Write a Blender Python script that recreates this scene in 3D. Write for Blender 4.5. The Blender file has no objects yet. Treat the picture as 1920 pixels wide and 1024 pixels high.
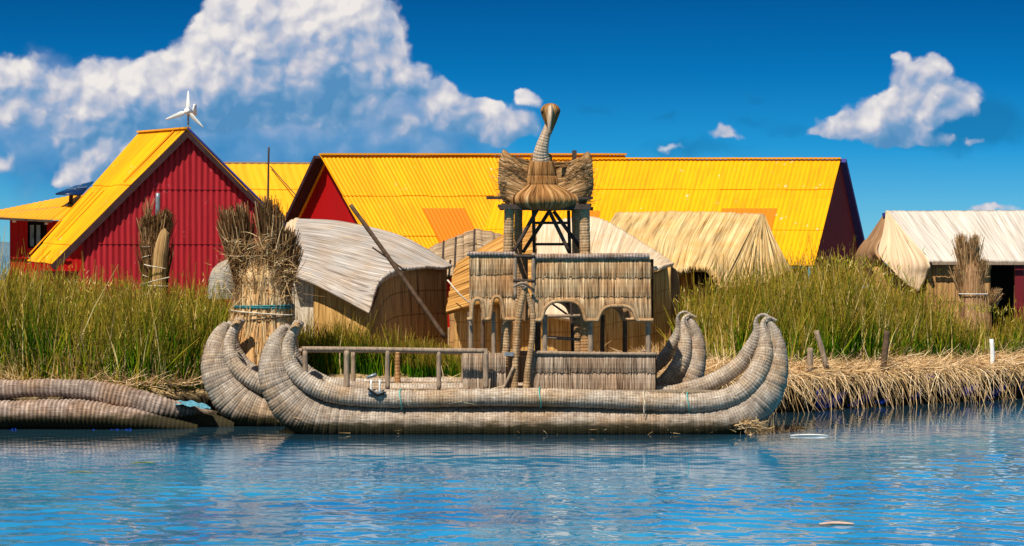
import bpy, math, random
import numpy as np
random.seed(7); rng = np.random.default_rng(7)
S = bpy.context.scene
COL = S.collection
F = 4000.0; H = 3.42; HY = 475.0          # focal length (px of a 1920 px frame), camera height, horizon row

def at(px, py, Y):
    """world point seen at a photo position when it stands Y metres away"""
    return np.array([(px-960.0)/F*Y, Y, H-(py-HY)/F*Y])
def zat(py, Y): return H-(py-HY)/F*Y
def xat(px, Y): return (px-960.0)/F*Y

# ------------------------------------------------------------------ mesh helpers
def vnoise(x, seed=0):
    """smooth 1-D value noise"""
    x = np.asarray(x, float); i = np.floor(x).astype(np.int64); f = x-i
    def h(n):
        n = (n*374761393 + seed*668265263) & 0x7fffffff
        n = ((n ^ (n >> 13))*1274126177) & 0x7fffffff
        return (n & 0xffff)/65535.0
    f = f*f*(3-2*f)
    return h(i)*(1-f)+h(i+1)*f
def spline(pts, n):
    """Catmull-Rom resample of k-dim points, even in parameter length"""
    P = np.array(pts, float)
    if len(P) == 2:
        t = np.linspace(0, 1, n)[:, None]; return P[0]*(1-t)+P[1]*t
    d = np.r_[0, np.cumsum(np.linalg.norm(np.diff(P[:, :3], axis=0), axis=1)+1e-9)]
    Q = np.vstack([2*P[0]-P[1], P, 2*P[-1]-P[-2]])
    s = np.linspace(0, d[-1], n); k = np.clip(np.searchsorted(d, s, 'right')-1, 0, len(P)-2)
    t = ((s-d[k])/(d[k+1]-d[k]))[:, None]
    p0, p1, p2, p3 = Q[k], Q[k+1], Q[k+2], Q[k+3]
    return .5*((2*p1)+(-p0+p2)*t+(2*p0-5*p1+4*p2-p3)*t*t+(-p0+3*p1-3*p2+p3)*t**3)
def unit(v): 
    v = np.asarray(v, float); return v/(np.linalg.norm(v, axis=-1, keepdims=True)+1e-12)

ORG = {}
class MB:
    def __init__(s): s.V=[]; s.F=[]; s.U=[]; s.R=[]; s.n=0
    def add(s, V, Fc, U=None, R=0.5):
        V = np.asarray(V, float).reshape(-1, 3); Fc = np.asarray(Fc, np.int64).reshape(-1, 4)
        U = np.zeros((len(V), 2)) if U is None else np.asarray(U, float).reshape(-1, 2)
        R = np.full(len(V), R) if np.isscalar(R) else np.asarray(R, float).reshape(-1)
        s.V.append(V); s.F.append(Fc+s.n); s.U.append(U); s.R.append(R); s.n += len(V); return s
    def grid(s, P, U=None, R=0.5):
        a, b = P.shape[:2]
        i = np.arange(a-1)[:, None]*b+np.arange(b-1)[None]
        Fc = np.stack([i, i+1, i+b+1, i+b], -1)
        if U is None:
            du = np.linalg.norm(np.diff(P, axis=1), axis=2).mean(0); dv = np.linalg.norm(np.diff(P, axis=0), axis=2).mean(1)
            u = np.r_[0, np.cumsum(du)]; v = np.r_[0, np.cumsum(dv)]
            U = np.stack(np.meshgrid(u, v), -1)
        return s.add(P, Fc, U, R)
    def tube(s, pts, rad, seg=12, n=None, ring=0, ringa=0.06, rough=0, seed=0, flat=1.0, R=0.5):
        wr = None
        pts = np.array([np.asarray(p, float) for p in pts]); rad = np.broadcast_to(np.asarray(rad, float), (len(pts),))
        L = np.linalg.norm(np.diff(pts, axis=0), axis=1).sum()
        if n is None: n = max(2, int(L/.12)+len(pts)) if not ring else int(L/ring*5)+2
        C = spline(np.c_[pts, rad], n); P = C[:, :3]; r = np.maximum(C[:, 3], .001)
        d = np.r_[0, np.cumsum(np.linalg.norm(np.diff(P, axis=0), axis=1))]
        if ring:
            ph = d/ring + .35*vnoise(d*1.1, seed+5)
            ph = ph+.25*vnoise(d*7.3, seed+6); w = np.abs(np.sin(math.pi*ph)); wr = w*(.82+.3*vnoise(np.floor(ph)*1.7+.3, seed+2)); r = r*(1-ringa+ringa*w**.6*1.0+.03*(vnoise(ph, seed+9)-.5)*2)
        if rough: r = r*(1+rough*(vnoise(d*2.3, seed+3)-.5)*2)
        T = unit(np.gradient(P, axis=0))
        ref = np.array([0., 1., 0.])
        if abs(T[:, 1]).max() > .85: ref = np.array([1., 0., 0.]) if abs(T[:, 0]).max() < .85 else np.array([.3, .2, 1.])
        B = unit(ref-(T@ref)[:, None]*T); N = np.cross(T, B)
        a = np.linspace(0, 2*math.pi, seg+1)
        rr = r[:, None]*np.ones(seg+1)
        if rough: 
            q = np.array([[math.sin(3*x+seed)+.6*math.sin(5*x+2*seed) for x in a]])
            rr = rr*(1+rough*.5*q)
        G = P[:, None]+(np.cos(a)[None, :, None]*N[:, None]+flat*np.sin(a)[None, :, None]*B[:, None])*rr[..., None]
        U = np.stack([np.repeat(d[:, None], seg+1, 1), np.repeat((a*float(np.median(r)))[None], n, 0)], -1)
        # closed ends
        G = np.concatenate([np.repeat(P[:1, None], seg+1, 1), G, np.repeat(P[-1:, None], seg+1, 1)])
        U = np.concatenate([U[:1], U, U[-1:]])
        if wr is not None: R = np.repeat(np.r_[wr[0], wr, wr[-1]], seg+1)
        return s.grid(G, U, R)
    def beam(s, p, q, w, h=None, up=(0, 0, 1), R=0.5):
        p = np.asarray(p, float); q = np.asarray(q, float); h = h or w
        t = unit(q-p); up = np.asarray(up, float)
        if abs(t@unit(up)) > .95: up = np.array([0, 1., 0])
        b = unit(np.cross(t, up)); c = np.cross(b, t); L = np.linalg.norm(q-p)
        V = [e+b*w/2*i+c*h/2*j for e in (p, q) for i, j in ((-1, -1), (1, -1), (1, 1), (-1, 1))]
        Fc = [(0, 1, 5, 4), (1, 2, 6, 5), (2, 3, 7, 6), (3, 0, 4, 7), (3, 2, 1, 0), (4, 5, 6, 7)]
        # separate faces so that shading stays crisp
        VV = []; FF = []; UU = []
        for k, f in enumerate(Fc):
            VV += [V[i] for i in f]; FF.append([4*k, 4*k+1, 4*k+2, 4*k+3])
            UU += [(0, 0), (w, 0), (w, L), (0, L)] if k < 4 else [(0, 0), (w, 0), (w, h), (0, h)]
        return s.add(VV, FF, UU, R)
    def build(s, name, mat, parent=None, smooth=True, base=None, solid=0):
        V = np.concatenate(s.V); Fc = np.concatenate(s.F); U = np.concatenate(s.U); R = np.concatenate(s.R)
        o0 = ORG.get(parent.name, np.zeros(3)) if parent else (np.array(base, float) if base is not None else np.array([V[:, 0].mean(), V[:, 1].mean(), V[:, 2].min()]))
        me = bpy.data.meshes.new(name)
        me.vertices.add(len(V)); me.vertices.foreach_set('co', (V-o0).astype(np.float32).ravel())
        me.loops.add(Fc.size); me.loops.foreach_set('vertex_index', Fc.astype(np.int32).ravel())
        me.polygons.add(len(Fc)); me.polygons.foreach_set('loop_start', np.arange(0, Fc.size, 4, dtype=np.int32))
        me.polygons.foreach_set('loop_total', np.full(len(Fc), 4, np.int32))
        me.polygons.foreach_set('use_smooth', np.full(len(Fc), bool(smooth)))
        me.update(calc_edges=True)
        uv = me.uv_layers.new(name='UVMap'); uv.data.foreach_set('uv', U[Fc.ravel()].astype(np.float32).ravel())
        at_ = me.attributes.new('rnd', 'FLOAT', 'POINT'); at_.data.foreach_set('value', R.astype(np.float32))
        me.validate()
        me.materials.append(mat)
        o = bpy.data.objects.new(name, me); COL.objects.link(o)
        if parent:
            o.parent = parent; ORG[o.name] = ORG[parent.name]
        else:
            o.location = o0; ORG[o.name] = o0
        if solid:
            m = o.modifiers.new('Solidify', 'SOLIDIFY'); m.thickness = solid; m.offset = 0
        return o
def thing(name, label, cat, loc, group=None):
    o = bpy.data.objects.new(name, None); COL.objects.link(o); o.empty_display_size = .3
    o.location = loc; ORG[o.name] = np.array(loc, float)
    o['label'] = label; o['category'] = cat
    if group: o['group'] = group
    return o
def sub(name, parent, label=None):
    """a part that only gathers its sub-parts"""
    o = bpy.data.objects.new(name, None); COL.objects.link(o); o.parent = parent; ORG[o.name] = ORG[parent.name]
    if label: o['label'] = label
    return o
def tag(o, label, cat, group=None):
    o['label'] = label; o['category'] = cat
    if group: o['group'] = group
    return o
def kind(o, k, label=None):
    o['kind'] = k
    if label: o['label'] = label
    return o
def loft(curves, nu, nv, disp=None, along='v'):
    """surface through a list of 3-D curves (top to bottom); disp(U,V)-> metres along the normal"""
    C = [spline(c, nu) for c in curves]
    A = np.stack(C)                       # k, nu, 3
    if len(A) == 2: t = np.linspace(0, 1, nv)[:, None, None]; P = A[0]*(1-t)+A[1]*t
    else: P = np.stack([spline(A[:, j], nv) for j in range(nu)], 1)
    u = np.r_[0, np.cumsum(np.linalg.norm(np.diff(P, axis=1), axis=2).max(0))]
    v = np.r_[0, np.cumsum(np.linalg.norm(np.diff(P, axis=0), axis=2).mean(1))]
    Ug, Vg = np.meshgrid(u, v)
    if disp is not None:
        du = np.gradient(P, axis=1); dv = np.gradient(P, axis=0)
        N = unit(np.cross(dv, du)); N[N[..., 1] > 0] *= -1
        P = P+N*disp(Ug, Vg)[..., None]
    return P, np.stack([Ug, Vg], -1)

# ------------------------------------------------------------------ material helpers
class NT:
    def __init__(s, tree): s.t = tree; s.N = tree.nodes; s.L = tree.links
    def node(s, typ, ins=None, **kw):
        n = s.N.new(typ)
        for k, v in kw.items(): setattr(n, k, v)
        for k, v in (ins or {}).items(): s.set(n.inputs[k], v)
        return n
    def set(s, sock, v):
        if isinstance(v, bpy.types.NodeSocket): s.L.new(v, sock)
        else:
            if sock.type == 'RGBA' and len(v) == 3: v = (*v, 1)
            sock.default_value = v
    def m(s, op, a, b=None, c=None, clamp=False):
        n = s.node('ShaderNodeMath', operation=op, use_clamp=clamp)
        for i, v in enumerate((a, b, c)):
            if v is not None: s.set(n.inputs[i], v)
        return n.outputs[0]
    def v(s, op, a, b=None, scale=None):
        n = s.node('ShaderNodeVectorMath', operation=op); s.set(n.inputs[0], a)
        if b is not None: s.set(n.inputs[1], b)
        if scale is not None: s.set(n.inputs['Scale'], scale)
        return n.outputs['Value'] if op in ('DOT_PRODUCT', 'LENGTH', 'DISTANCE') else n.outputs['Vector']
    def noise(s, vec, scale=5, detail=3, rough=.55, dist=0, out='Fac', lac=2.0, dim='3D'):
        n = s.node('ShaderNodeTexNoise', {'Scale': scale, 'Detail': detail, 'Roughness': rough, 'Distortion': dist, 'Lacunarity': lac}, noise_dimensions=dim)
        if vec is not None: s.set(n.inputs['Vector'], vec)
        return n.outputs[out]
    def mapr(s, val, a, b, c=0., d=1., smooth=False):
        n = s.node('ShaderNodeMapRange', {0: val, 1: a, 2: b, 3: c, 4: d}); n.clamp = True
        if smooth: n.interpolation_type = 'SMOOTHSTEP'
        return n.outputs[0]
    def mix(s, fac, a, b, blend='MIX'):
        n = s.node('ShaderNodeMix', data_type='RGBA', blend_type=blend)
        s.set(n.inputs[0], fac); s.set(n.inputs[6], a); s.set(n.inputs[7], b); return n.outputs[2]
    def ramp(s, fac, stops):
        n = s.node('ShaderNodeValToRGB'); s.set(n.inputs[0], fac); e = n.color_ramp.elements
        while len(e) < len(stops): e.new(.5)
        for q, (p, c) in zip(e, stops): q.position = p; q.color = (*c, 1)
        return n.outputs[0]
def new_mat(name):
    m = bpy.data.materials.new(name); m.use_nodes = True; nt = NT(m.node_tree); m.node_tree.nodes.clear()
    out = nt.node('ShaderNodeOutputMaterial'); p = nt.node('ShaderNodeBsdfPrincipled'); nt.L.new(p.outputs[0], out.inputs[0])
    p.inputs['Roughness'].default_value = .8; p.inputs['Specular IOR Level'].default_value = .05
    return m, nt, p, out
def sc(c, k): return tuple(min(1, x*k) for x in c)

def reed_mat(name, base, dark=None, light=None, axis='v', across=45, along=1.6, bump=.5, gap=.38, tone=None, band=0, wet_shade=False, rndmix=0.0):
    """reeds lying side by side; UV in metres; axis = the UV direction the reeds run along"""
    m, nt, p, out = new_mat(name)
    dark = dark or sc(base, .28); light = light or sc(base, 1.35)
    uv = nt.node('ShaderNodeUVMap').outputs[0]
    sx, sy = (across, along) if axis == 'v' else (along, across)
    vec = nt.v('MULTIPLY', uv, (sx, sy, 1))
    n1 = nt.noise(vec, 1.0, 3, .6); n2 = nt.noise(nt.v('MULTIPLY', uv, (sx*.22, sy*.5, 1)), 1.0, 2, .5)
    n3 = nt.noise(uv, 1.3, 3, .6)
    f = nt.m('ADD', nt.m('MULTIPLY', n1, .72), nt.m('MULTIPLY', n2, .28))
    c = nt.ramp(f, [(gap-.06, dark), (gap+.05, sc(base, .8)), (.52, base), (.66, light)])
    if tone: c = nt.mix(nt.mapr(n3, .4, .65, 0, .85), c, nt.mix(1, c, tone, 'MULTIPLY'))
    if rndmix:
        r = nt.node('ShaderNodeAttribute', attribute_name='rnd').outputs['Fac']
        c = nt.mix(1, c, nt.ramp(r, [(0, (1-rndmix,)*3), (1, (1+.0,)*3)]), 'MULTIPLY')
    if band:
        ax = nt.node('ShaderNodeSeparateXYZ', {0: uv}).outputs[1 if axis == 'v' else 0]
        w = nt.m('ABSOLUTE', nt.m('SUBTRACT', nt.m('FRACT', nt.m('DIVIDE', ax, band)), .5))
        c = nt.mix(nt.mapr(w, .455, .49, 0, .65), c, dark)
    if wet_shade:
        z = nt.node('ShaderNodeSeparateXYZ', {0: nt.node('ShaderNodeNewGeometry').outputs['Position']}).outputs[2]
        zz = nt.m('ADD', z, nt.m('MULTIPLY', nt.noise(nt.node('ShaderNodeNewGeometry').outputs['Position'], 3, 3), .16))
        c = nt.mix(nt.mapr(zz, wet_shade[0], wet_shade[1], .94, 0, True), c, (.014, .013, .010))
    nt.set(p.inputs['Base Color'], c)
    b = nt.node('ShaderNodeBump', {'Strength': bump, 'Distance': .03, 'Height': f}); nt.L.new(b.outputs[0], p.inputs['Normal'])
    return m

def wrap_mat(name, base, dark, light, ringc=.45, ringd=.5, wet_shade=True, shade_lift=0.):
    """reed bundle bound with close windings: UV.x runs along the bundle"""
    m, nt, p, out = new_mat(name)
    uv = nt.node('ShaderNodeUVMap').outputs[0]
    pos = nt.node('ShaderNodeNewGeometry').outputs['Position']
    sep = nt.node('ShaderNodeSeparateXYZ', {0: uv})
    fib = nt.noise(nt.v('MULTIPLY', uv, (4, 55, 1)), 1, 4, .65)
    cord = nt.noise(nt.v('MULTIPLY', uv, (90, 9, 1)), 1, 2, .6)
    big = nt.noise(pos, 1.1, 4, .62); med = nt.noise(pos, 5.5, 3, .6)
    cross = nt.m('ABSOLUTE', nt.m('SINE', nt.m('MULTIPLY', nt.m('ADD', sep.outputs[1], nt.m('MULTIPLY', nt.noise(uv, 2, 1), .03)), math.pi/.055)))
    f = nt.m('ADD', nt.m('MULTIPLY', fib, .6), nt.m('MULTIPLY', cord, .4))
    f2 = nt.m('SUBTRACT', nt.m('ADD', f, nt.m('MULTIPLY', nt.m('SUBTRACT', med, .5), .35)), nt.m('MULTIPLY', nt.mapr(cross, 0, .35, 1, 0), .10))
    c = nt.ramp(f2, [(.30, dark), (.42, sc(base, .75)), (.52, base), (.66, light)])
    rg = nt.node('ShaderNodeAttribute', attribute_name='rnd').outputs['Fac']
    crest = nt.mapr(nt.m('ADD', rg, nt.m('MULTIPLY', nt.m('SUBTRACT', med, .5), .6)), .74, 1.12, 0, ringc)
    c = nt.mix(crest, c, light); c = nt.mix(nt.mapr(rg, .45, .05, 0, ringd), c, dark)
    c = nt.mix(nt.mapr(big, .42, .68, 0, .75, True), c, nt.mix(1, c, (.92, .72, .50), 'MULTIPLY'))
    if wet_shade:
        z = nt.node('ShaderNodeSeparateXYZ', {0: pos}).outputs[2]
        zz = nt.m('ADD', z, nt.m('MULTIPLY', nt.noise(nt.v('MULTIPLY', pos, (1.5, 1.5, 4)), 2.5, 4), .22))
        c = nt.mix(nt.mapr(zz, .25+shade_lift, .42+shade_lift, .96, 0, True), c, (.03, .026, .012))
    nt.set(p.inputs['Base Color'], c)
    b = nt.node('ShaderNodeBump', {'Strength': .7, 'Distance': .02, 'Height': f2}); nt.L.new(b.outputs[0], p.inputs['Normal'])
    return m

def metal_mat(name, base, worn, grime, amount=.0, rough=.6, streak=1, pitch=0):
    """painted corrugated sheet with stains; UV.y runs down the sheet"""
    m, nt, p, out = new_mat(name)
    uv = nt.node('ShaderNodeUVMap').outputs[0]
    big = nt.noise(uv, .9, 3, .6); st = nt.noise(nt.v('MULTIPLY', uv, (5.5, .5, 1)), 1, 4, .65)
    sheet = nt.node('ShaderNodeTexWhiteNoise', {'Vector': nt.v('FLOOR', nt.v('MULTIPLY', uv, (1.15, .42, 1)))}, noise_dimensions='2D').outputs['Value']
    c = nt.mix(nt.mapr(sheet, 0, 1, 0, .6), base, sc(base, .80))
    c = nt.mix(nt.mapr(st, .48, .75, 0, .6*streak), c, grime)
    spots = nt.noise(nt.v('MULTIPLY', uv, (4, 2.2, 1)), 1, 5, .7)
    c = nt.mix(nt.mapr(nt.m('ADD', spots, nt.m('MULTIPLY', nt.m('SUBTRACT', big, .5), .5)), .72-amount, .76-amount, 0, .8), c, worn)
    if pitch:      # darker line along each trough
        ux = nt.node('ShaderNodeSeparateXYZ', {0: uv}).outputs[0]
        w = nt.m('ABSOLUTE', nt.m('SUBTRACT', nt.m('FRACT', nt.m('DIVIDE', ux, pitch)), .5))
        dn = nt.noise(nt.v('MULTIPLY', uv, (3, 1.2, 1)), 1, 3, .6)
        c = nt.mix(nt.m('MULTIPLY', nt.mapr(w, .20, .02, 0, 1, True), nt.mapr(dn, .35, .7, .25, .8)), c, grime)
    nt.set(p.inputs['Base Color'], c); p.inputs['Roughness'].default_value = rough; p.inputs['Specular IOR Level'].default_value = .15
    return m
def plain_mat(name, base, var=.25, scale=6, rough=.7, metal=0, spec=.3, stretch=(1, 1, 1)):
    m, nt, p, out = new_mat(name)
    tc = nt.node('ShaderNodeTexCoord').outputs['Object']
    n = nt.noise(nt.v('MULTIPLY', tc, stretch), scale, 4, .6)
    nt.set(p.inputs['Base Color'], nt.ramp(n, [(.3, sc(base, 1-var*1.4)), (.5, base), (.7, sc(base, 1+var))]))
    p.inputs['Roughness'].default_value = rough; p.inputs['Metallic'].default_value = metal; p.inputs['Specular IOR Level'].default_value = spec
    b = nt.node('ShaderNodeBump', {'Strength': .25, 'Distance': .01, 'Height': n}); nt.L.new(b.outputs[0], p.inputs['Normal'])
    return m

M = {}
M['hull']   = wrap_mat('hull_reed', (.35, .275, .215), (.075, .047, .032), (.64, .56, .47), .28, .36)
M['roll']   = wrap_mat('roll_reed', (.40, .32, .25), (.09, .06, .04), (.72, .64, .54), .40, .45, wet_shade=False)
M['bundle'] = wrap_mat('old_bundle', (.29, .215, .175), (.06, .035, .028), (.62, .48, .40), .60, .7, wet_shade=True, shade_lift=.05)  # wet band raised so the colour also carries the shadow underneath
M['post']   = wrap_mat('post_wrap', (.43, .26, .13), (.10, .055, .03), (.70, .50, .31), .3, .5, wet_shade=False)
M['wood']   = plain_mat('grey_wood', (.29, .205, .14), .35, 9, .85, stretch=(3, 3, .6))
M['dwood']  = plain_mat('dark_wood', (.055, .036, .026), .4, 9, .8)
M['bwood']  = plain_mat('brown_wood', (.11, .065, .038), .4, 9, .8)
M['thatch'] = reed_mat('cabin_thatch', (.66, .44, .24), (.06, .03, .014), (.95, .75, .49), across=60, along=2.0, gap=.43, tone=(.88, .62, .42), rndmix=.55)
M['thatchlow'] = reed_mat('grey_thatch', (.56, .40, .28), (.06, .035, .022), (.86, .71, .56), across=60, along=2.0, gap=.43, tone=(.8, .68, .58), rndmix=.55)
M['deck']   = reed_mat('deck_mat', (.22, .17, .12), across=30, along=3)
M['grey_roof'] = reed_mat('grey_reed_roof', (.44, .39, .355), (.11, .085, .07), (.66, .60, .54), axis='u', across=34, along=.8, gap=.42, tone=(1.0, .86, .72), bump=1.0)
M['cream_roof'] = reed_mat('cream_reed_roof', (.64, .50, .35), (.30, .18, .10), (.80, .69, .54), axis='v', across=26, along=.6, gap=.36, tone=(1, .85, .7), bump=.5)
M['tan_roof'] = reed_mat('tan_reed_roof', (.62, .43, .20), (.20, .11, .045), (.84, .64, .34), across=20, along=.38, gap=.40, tone=(1, .85, .65), bump=1.0)
M['white_roof'] = reed_mat('white_reed_roof', (.58, .51, .44), (.27, .20, .15), (.76, .70, .63), across=20, along=.4, gap=.37, bump=.5)
M['peach'] = reed_mat('peach_mat', (.66, .46, .29), (.30, .17, .09), (.80, .63, .46), across=20, along=.4, gap=.37, bump=.5)
M['brown_mat'] = reed_mat('brown_mat', (.36, .20, .10), (.10, .05, .03), (.50, .32, .18), across=12, along=.6, gap=.38)
M['orange_roof'] = reed_mat('orange_reed_roof', (.50, .24, .06), (.12, .045, .015), (.80, .48, .17), axis='u', across=20, along=.5, gap=.42, bump=.9)
M['lattice'] = reed_mat('woven_mat', (.40, .27, .16), (.06, .035, .02), (.58, .45, .30), axis='u', across=16, along=1.0, gap=.42, bump=.9)
M['wall_orange'] = reed_mat('orange_reed_wall', (.60, .34, .11), (.26, .12, .035), (.78, .54, .24), across=34, along=1.0, gap=.41, band=.42)
M['wall_pale'] = reed_mat('pale_reed_wall', (.58, .48, .36), (.28, .20, .13), (.72, .64, .52), across=30, along=1.0, gap=.40, band=.6)
M['wall_brown'] = reed_mat('brown_reed_wall', (.52, .28, .11), (.13, .06, .025), (.54, .34, .15), across=34, along=1.0, gap=.42, band=.5)
M['yellow'] = metal_mat('yellow_sheet', (.93, .40, .002), (.62, .58, .50), (.48, .18, .006), .045, pitch=.15)
M['yellow2'] = metal_mat('yellow_sheet_first', (.93, .40, .002), (.66, .60, .45), (.48, .18, .006), .04, pitch=.145)
M['amber']  = metal_mat('amber_sheet', (.92, .39, .010), (.60, .30, .05), (.70, .27, .01), -.01)
M['orange'] = metal_mat('orange_sheet', (.92, .21, .010), (.8, .3, .02), (.75, .2, .01), -.1)
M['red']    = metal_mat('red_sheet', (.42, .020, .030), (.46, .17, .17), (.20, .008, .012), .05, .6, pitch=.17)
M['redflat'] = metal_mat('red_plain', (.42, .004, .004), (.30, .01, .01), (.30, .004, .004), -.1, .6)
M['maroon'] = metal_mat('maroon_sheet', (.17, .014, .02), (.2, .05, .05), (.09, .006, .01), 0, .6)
M['blue_trim'] = plain_mat('blue_trim', (.03, .03, .20), .2, 4)
M['dark_trim'] = plain_mat('dark_trim', (.035, .012, .014), .3, 4)
M['teal']   = plain_mat('teal_rope', (.03, .20, .22), .3, 20, .7)
M['aqua']   = plain_mat('aqua_string', (.12, .50, .45), .2, 20, .7)
M['white']  = plain_mat('white_paint', (.80, .79, .76), .06, 4, .35)
M['cream_string'] = plain_mat('pale_string', (.68, .58, .45), .2, 20, .8)
M['tarp']   = plain_mat('blue_tarp', (.003, .03, .26), .5, 4, .4)
M['glass']  = plain_mat('window_glass', (.16, .20, .20), .5, 3, .15)
M['solar']  = plain_mat('solar_cell', (.006, .02, .07), .3, 3, .25)
M['steel']  = plain_mat('dull_steel', (.26, .28, .30), .3, 10, .4, .4)
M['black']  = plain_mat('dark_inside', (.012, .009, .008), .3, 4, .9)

# ------------------------------------------------------------------ camera, light, sky
cam = bpy.data.cameras.new('camera'); co = bpy.data.objects.new('camera', cam); COL.objects.link(co)
co.location = (0, 0, H); co.rotation_euler = (math.pi/2, 0, 0)
cam.sensor_width = 36; cam.lens = 36*F/1920; cam.shift_y = -37/1920; cam.clip_end = 20000
S.camera = co
SUN = unit(np.array([-.38, -.68, 1.12]))
el = math.asin(SUN[2]); az = math.atan2(SUN[0], SUN[1])
ld = bpy.data.lights.new('sun', 'SUN'); ld.energy = 5.0; ld.angle = math.radians(.5); ld.color = (1, .93, .80)
lo = bpy.data.objects.new('sun', ld); COL.objects.link(lo); lo.location = (0, 0, 30)
lo.rotation_euler = (math.pi/2-el, 0, math.atan2(SUN[0], -SUN[1]))
S.view_settings.view_transform = 'Standard'; S.view_settings.look = 'None'; S.view_settings.exposure = 0.3; S.view_settings.gamma = 1
S.render.film_transparent = False
S.cycles.use_denoising = True
S.cycles.max_bounces = 6; S.cycles.diffuse_bounces = 3; S.cycles.glossy_bounces = 3; S.cycles.transparent_max_bounces = 8
S.cycles.caustics_reflective = False; S.cycles.caustics_refractive = False

W = bpy.data.worlds.new('World'); S.world = W; W.use_nodes = True; W.node_tree.nodes.clear(); nt = NT(W.node_tree)
#SKY-BEGIN
wo = nt.node('ShaderNodeOutputWorld'); bg = nt.node('ShaderNodeBackground'); nt.L.new(bg.outputs[0], wo.inputs[0])
sky = nt.node('ShaderNodeTexSky', sky_type='NISHITA', sun_disc=False, sun_elevation=el, sun_rotation=az, altitude=3800, air_density=1.0, dust_density=.1, ozone_density=3.0)
dirv = nt.v('NORMALIZE', nt.node('ShaderNodeTexCoord').outputs['Generated'])
sp = nt.node('ShaderNodeSeparateXYZ', {0: dirv})
yy = nt.m('MAXIMUM', sp.outputs[1], .02)
a_ = nt.m('DIVIDE', sp.outputs[0], yy); e_ = nt.m('DIVIDE', sp.outputs[2], yy)      # tangents of bearing and height
tint = nt.ramp(nt.m('MAXIMUM', e_, 0), [(0, (.22, .50, .66)), (.022, (.14, .45, .66)), (.05, (.03, .37, .62)), (.085, (.006, .27, .50)), (.125, (.002, .19, .38)), (.16, (.05, .50, .85)), (.23, (.30, 1.0, 1.3)), (.42, (.45, .95, 1.1)), (.6, (.55, .66, .70)), (1, (.75, .72, .62))])
skyc = nt.mix(1, sky.outputs[0], tint, 'MULTIPLY')
SKYK = 1.0
p2 = nt.node('ShaderNodeCombineXYZ', {0: nt.m('MULTIPLY', a_, 40), 1: nt.m('MULTIPLY', e_, 40), 2: 0.0}).outputs[0]   # 1 unit = 100 photo px
def P2(px, py): return ((px-960)/100., (HY-py)/100., 0)
w1 = nt.v('SUBTRACT', nt.noise(p2, .9, 2, .5, out='Color'), (.5, .5, .5)); w2 = nt.v('SUBTRACT', nt.noise(p2, 2.8, 4, .5, out='Color'), (.5, .5, .5))
warp = nt.v('ADD', nt.v('ADD', p2, nt.v('MULTIPLY', w1, (.55, .45, 0))), nt.v('MULTIPLY', w2, (.34, .32, 0)))
def field(blobs, src):
    acc = None
    for px, py, rx, ry, amp in blobs:
        d = nt.v('MULTIPLY', nt.v('SUBTRACT', src, P2(px, py)), (100./rx, 100./ry, 0))
        g = nt.m('MULTIPLY', nt.m('EXPONENT', nt.m('MULTIPLY', nt.v('DOT_PRODUCT', d, d), -1.0)), amp)
        acc = g if acc is None else nt.m('ADD', acc, g)
    return acc
solid = [(430, 60, 60, 50, 1.1), (520, 30, 100, 60, 1.3), (650, 30, 95, 55, 1.3), (590, 110, 110, 70, 1.2), (480, 130, 110, 65, 1.2), (380, 140, 90, 55, 1.2), (290, 160, 80, 45, 1.1), (190, 160, 75, 48, 1.2),
         (250, 210, 100, 50, 1.0), (160, 230, 60, 40, .8), (175, 290, 60, 45, .9), (115, 340, 30, 22, .9), (235, 320, 60, 40, .8), (340, 190, 60, 34, .8), (700, 100, 55, 50, .8), (700, 165, 40, 26, .6),
         (765, 145, 42, 32, .9), (825, 170, 38, 26, 1.0), (850, 205, 45, 25, .9), (905, 205, 32, 22, .8), (900, 240, 60, 22, .6), (985, 180, 28, 16, .8), (960, 235, 60, 26, .9), (930, 262, 40, 14, .5),
         (25, 140, 62, 42, 1.0), (20, 200, 60, 40, .8), (10, 310, 40, 25, .6), (640, 215, 60, 34, .6), (520, 195, 70, 36, .6), (440, 220, 60, 40, .5), (760, 235, 50, 30, .5),
         (1690, 205, 75, 38, 1.1), (1770, 185, 55, 38, 1.15), (1620, 232, 75, 22, .95), (1545, 245, 50, 12, .6), (1730, 120, 50, 14, .62), (1700, 140, 40, 18, .4), (1683, 108, 14, 12, .5), (1700, 265, 90, 12, .6),
         (1370, 255, 42, 14, .5), (1362, 240, 20, 14, .4), (1255, 278, 40, 10, .36), (1835, 268, 25, 9, .5), (1850, 392, 90, 10, .5), (1100, 60, 1, 1, 0)]
haze_b = [(600, 225, 240, 90, 1.2), (420, 230, 180, 90, .7), (150, 270, 180, 130, .8), (60, 200, 110, 90, .6), (820, 260, 130, 60, .55), (300, 300, 160, 60, .45)]
dark_b = [(1120, 200, 50, 14, .35), (1250, 222, 36, 10, .35), (1415, 180, 36, 10, .3), (1400, 222, 50, 14, .3), (1480, 240, 60, 14, .3), (1760, 240, 150, 45, .55), (1860, 220, 60, 50, .4), (1300, 280, 130, 25, .35)]
Fs = field(solid, warp); Fh = field(haze_b, warp); Fd = field(dark_b, warp)
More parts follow.
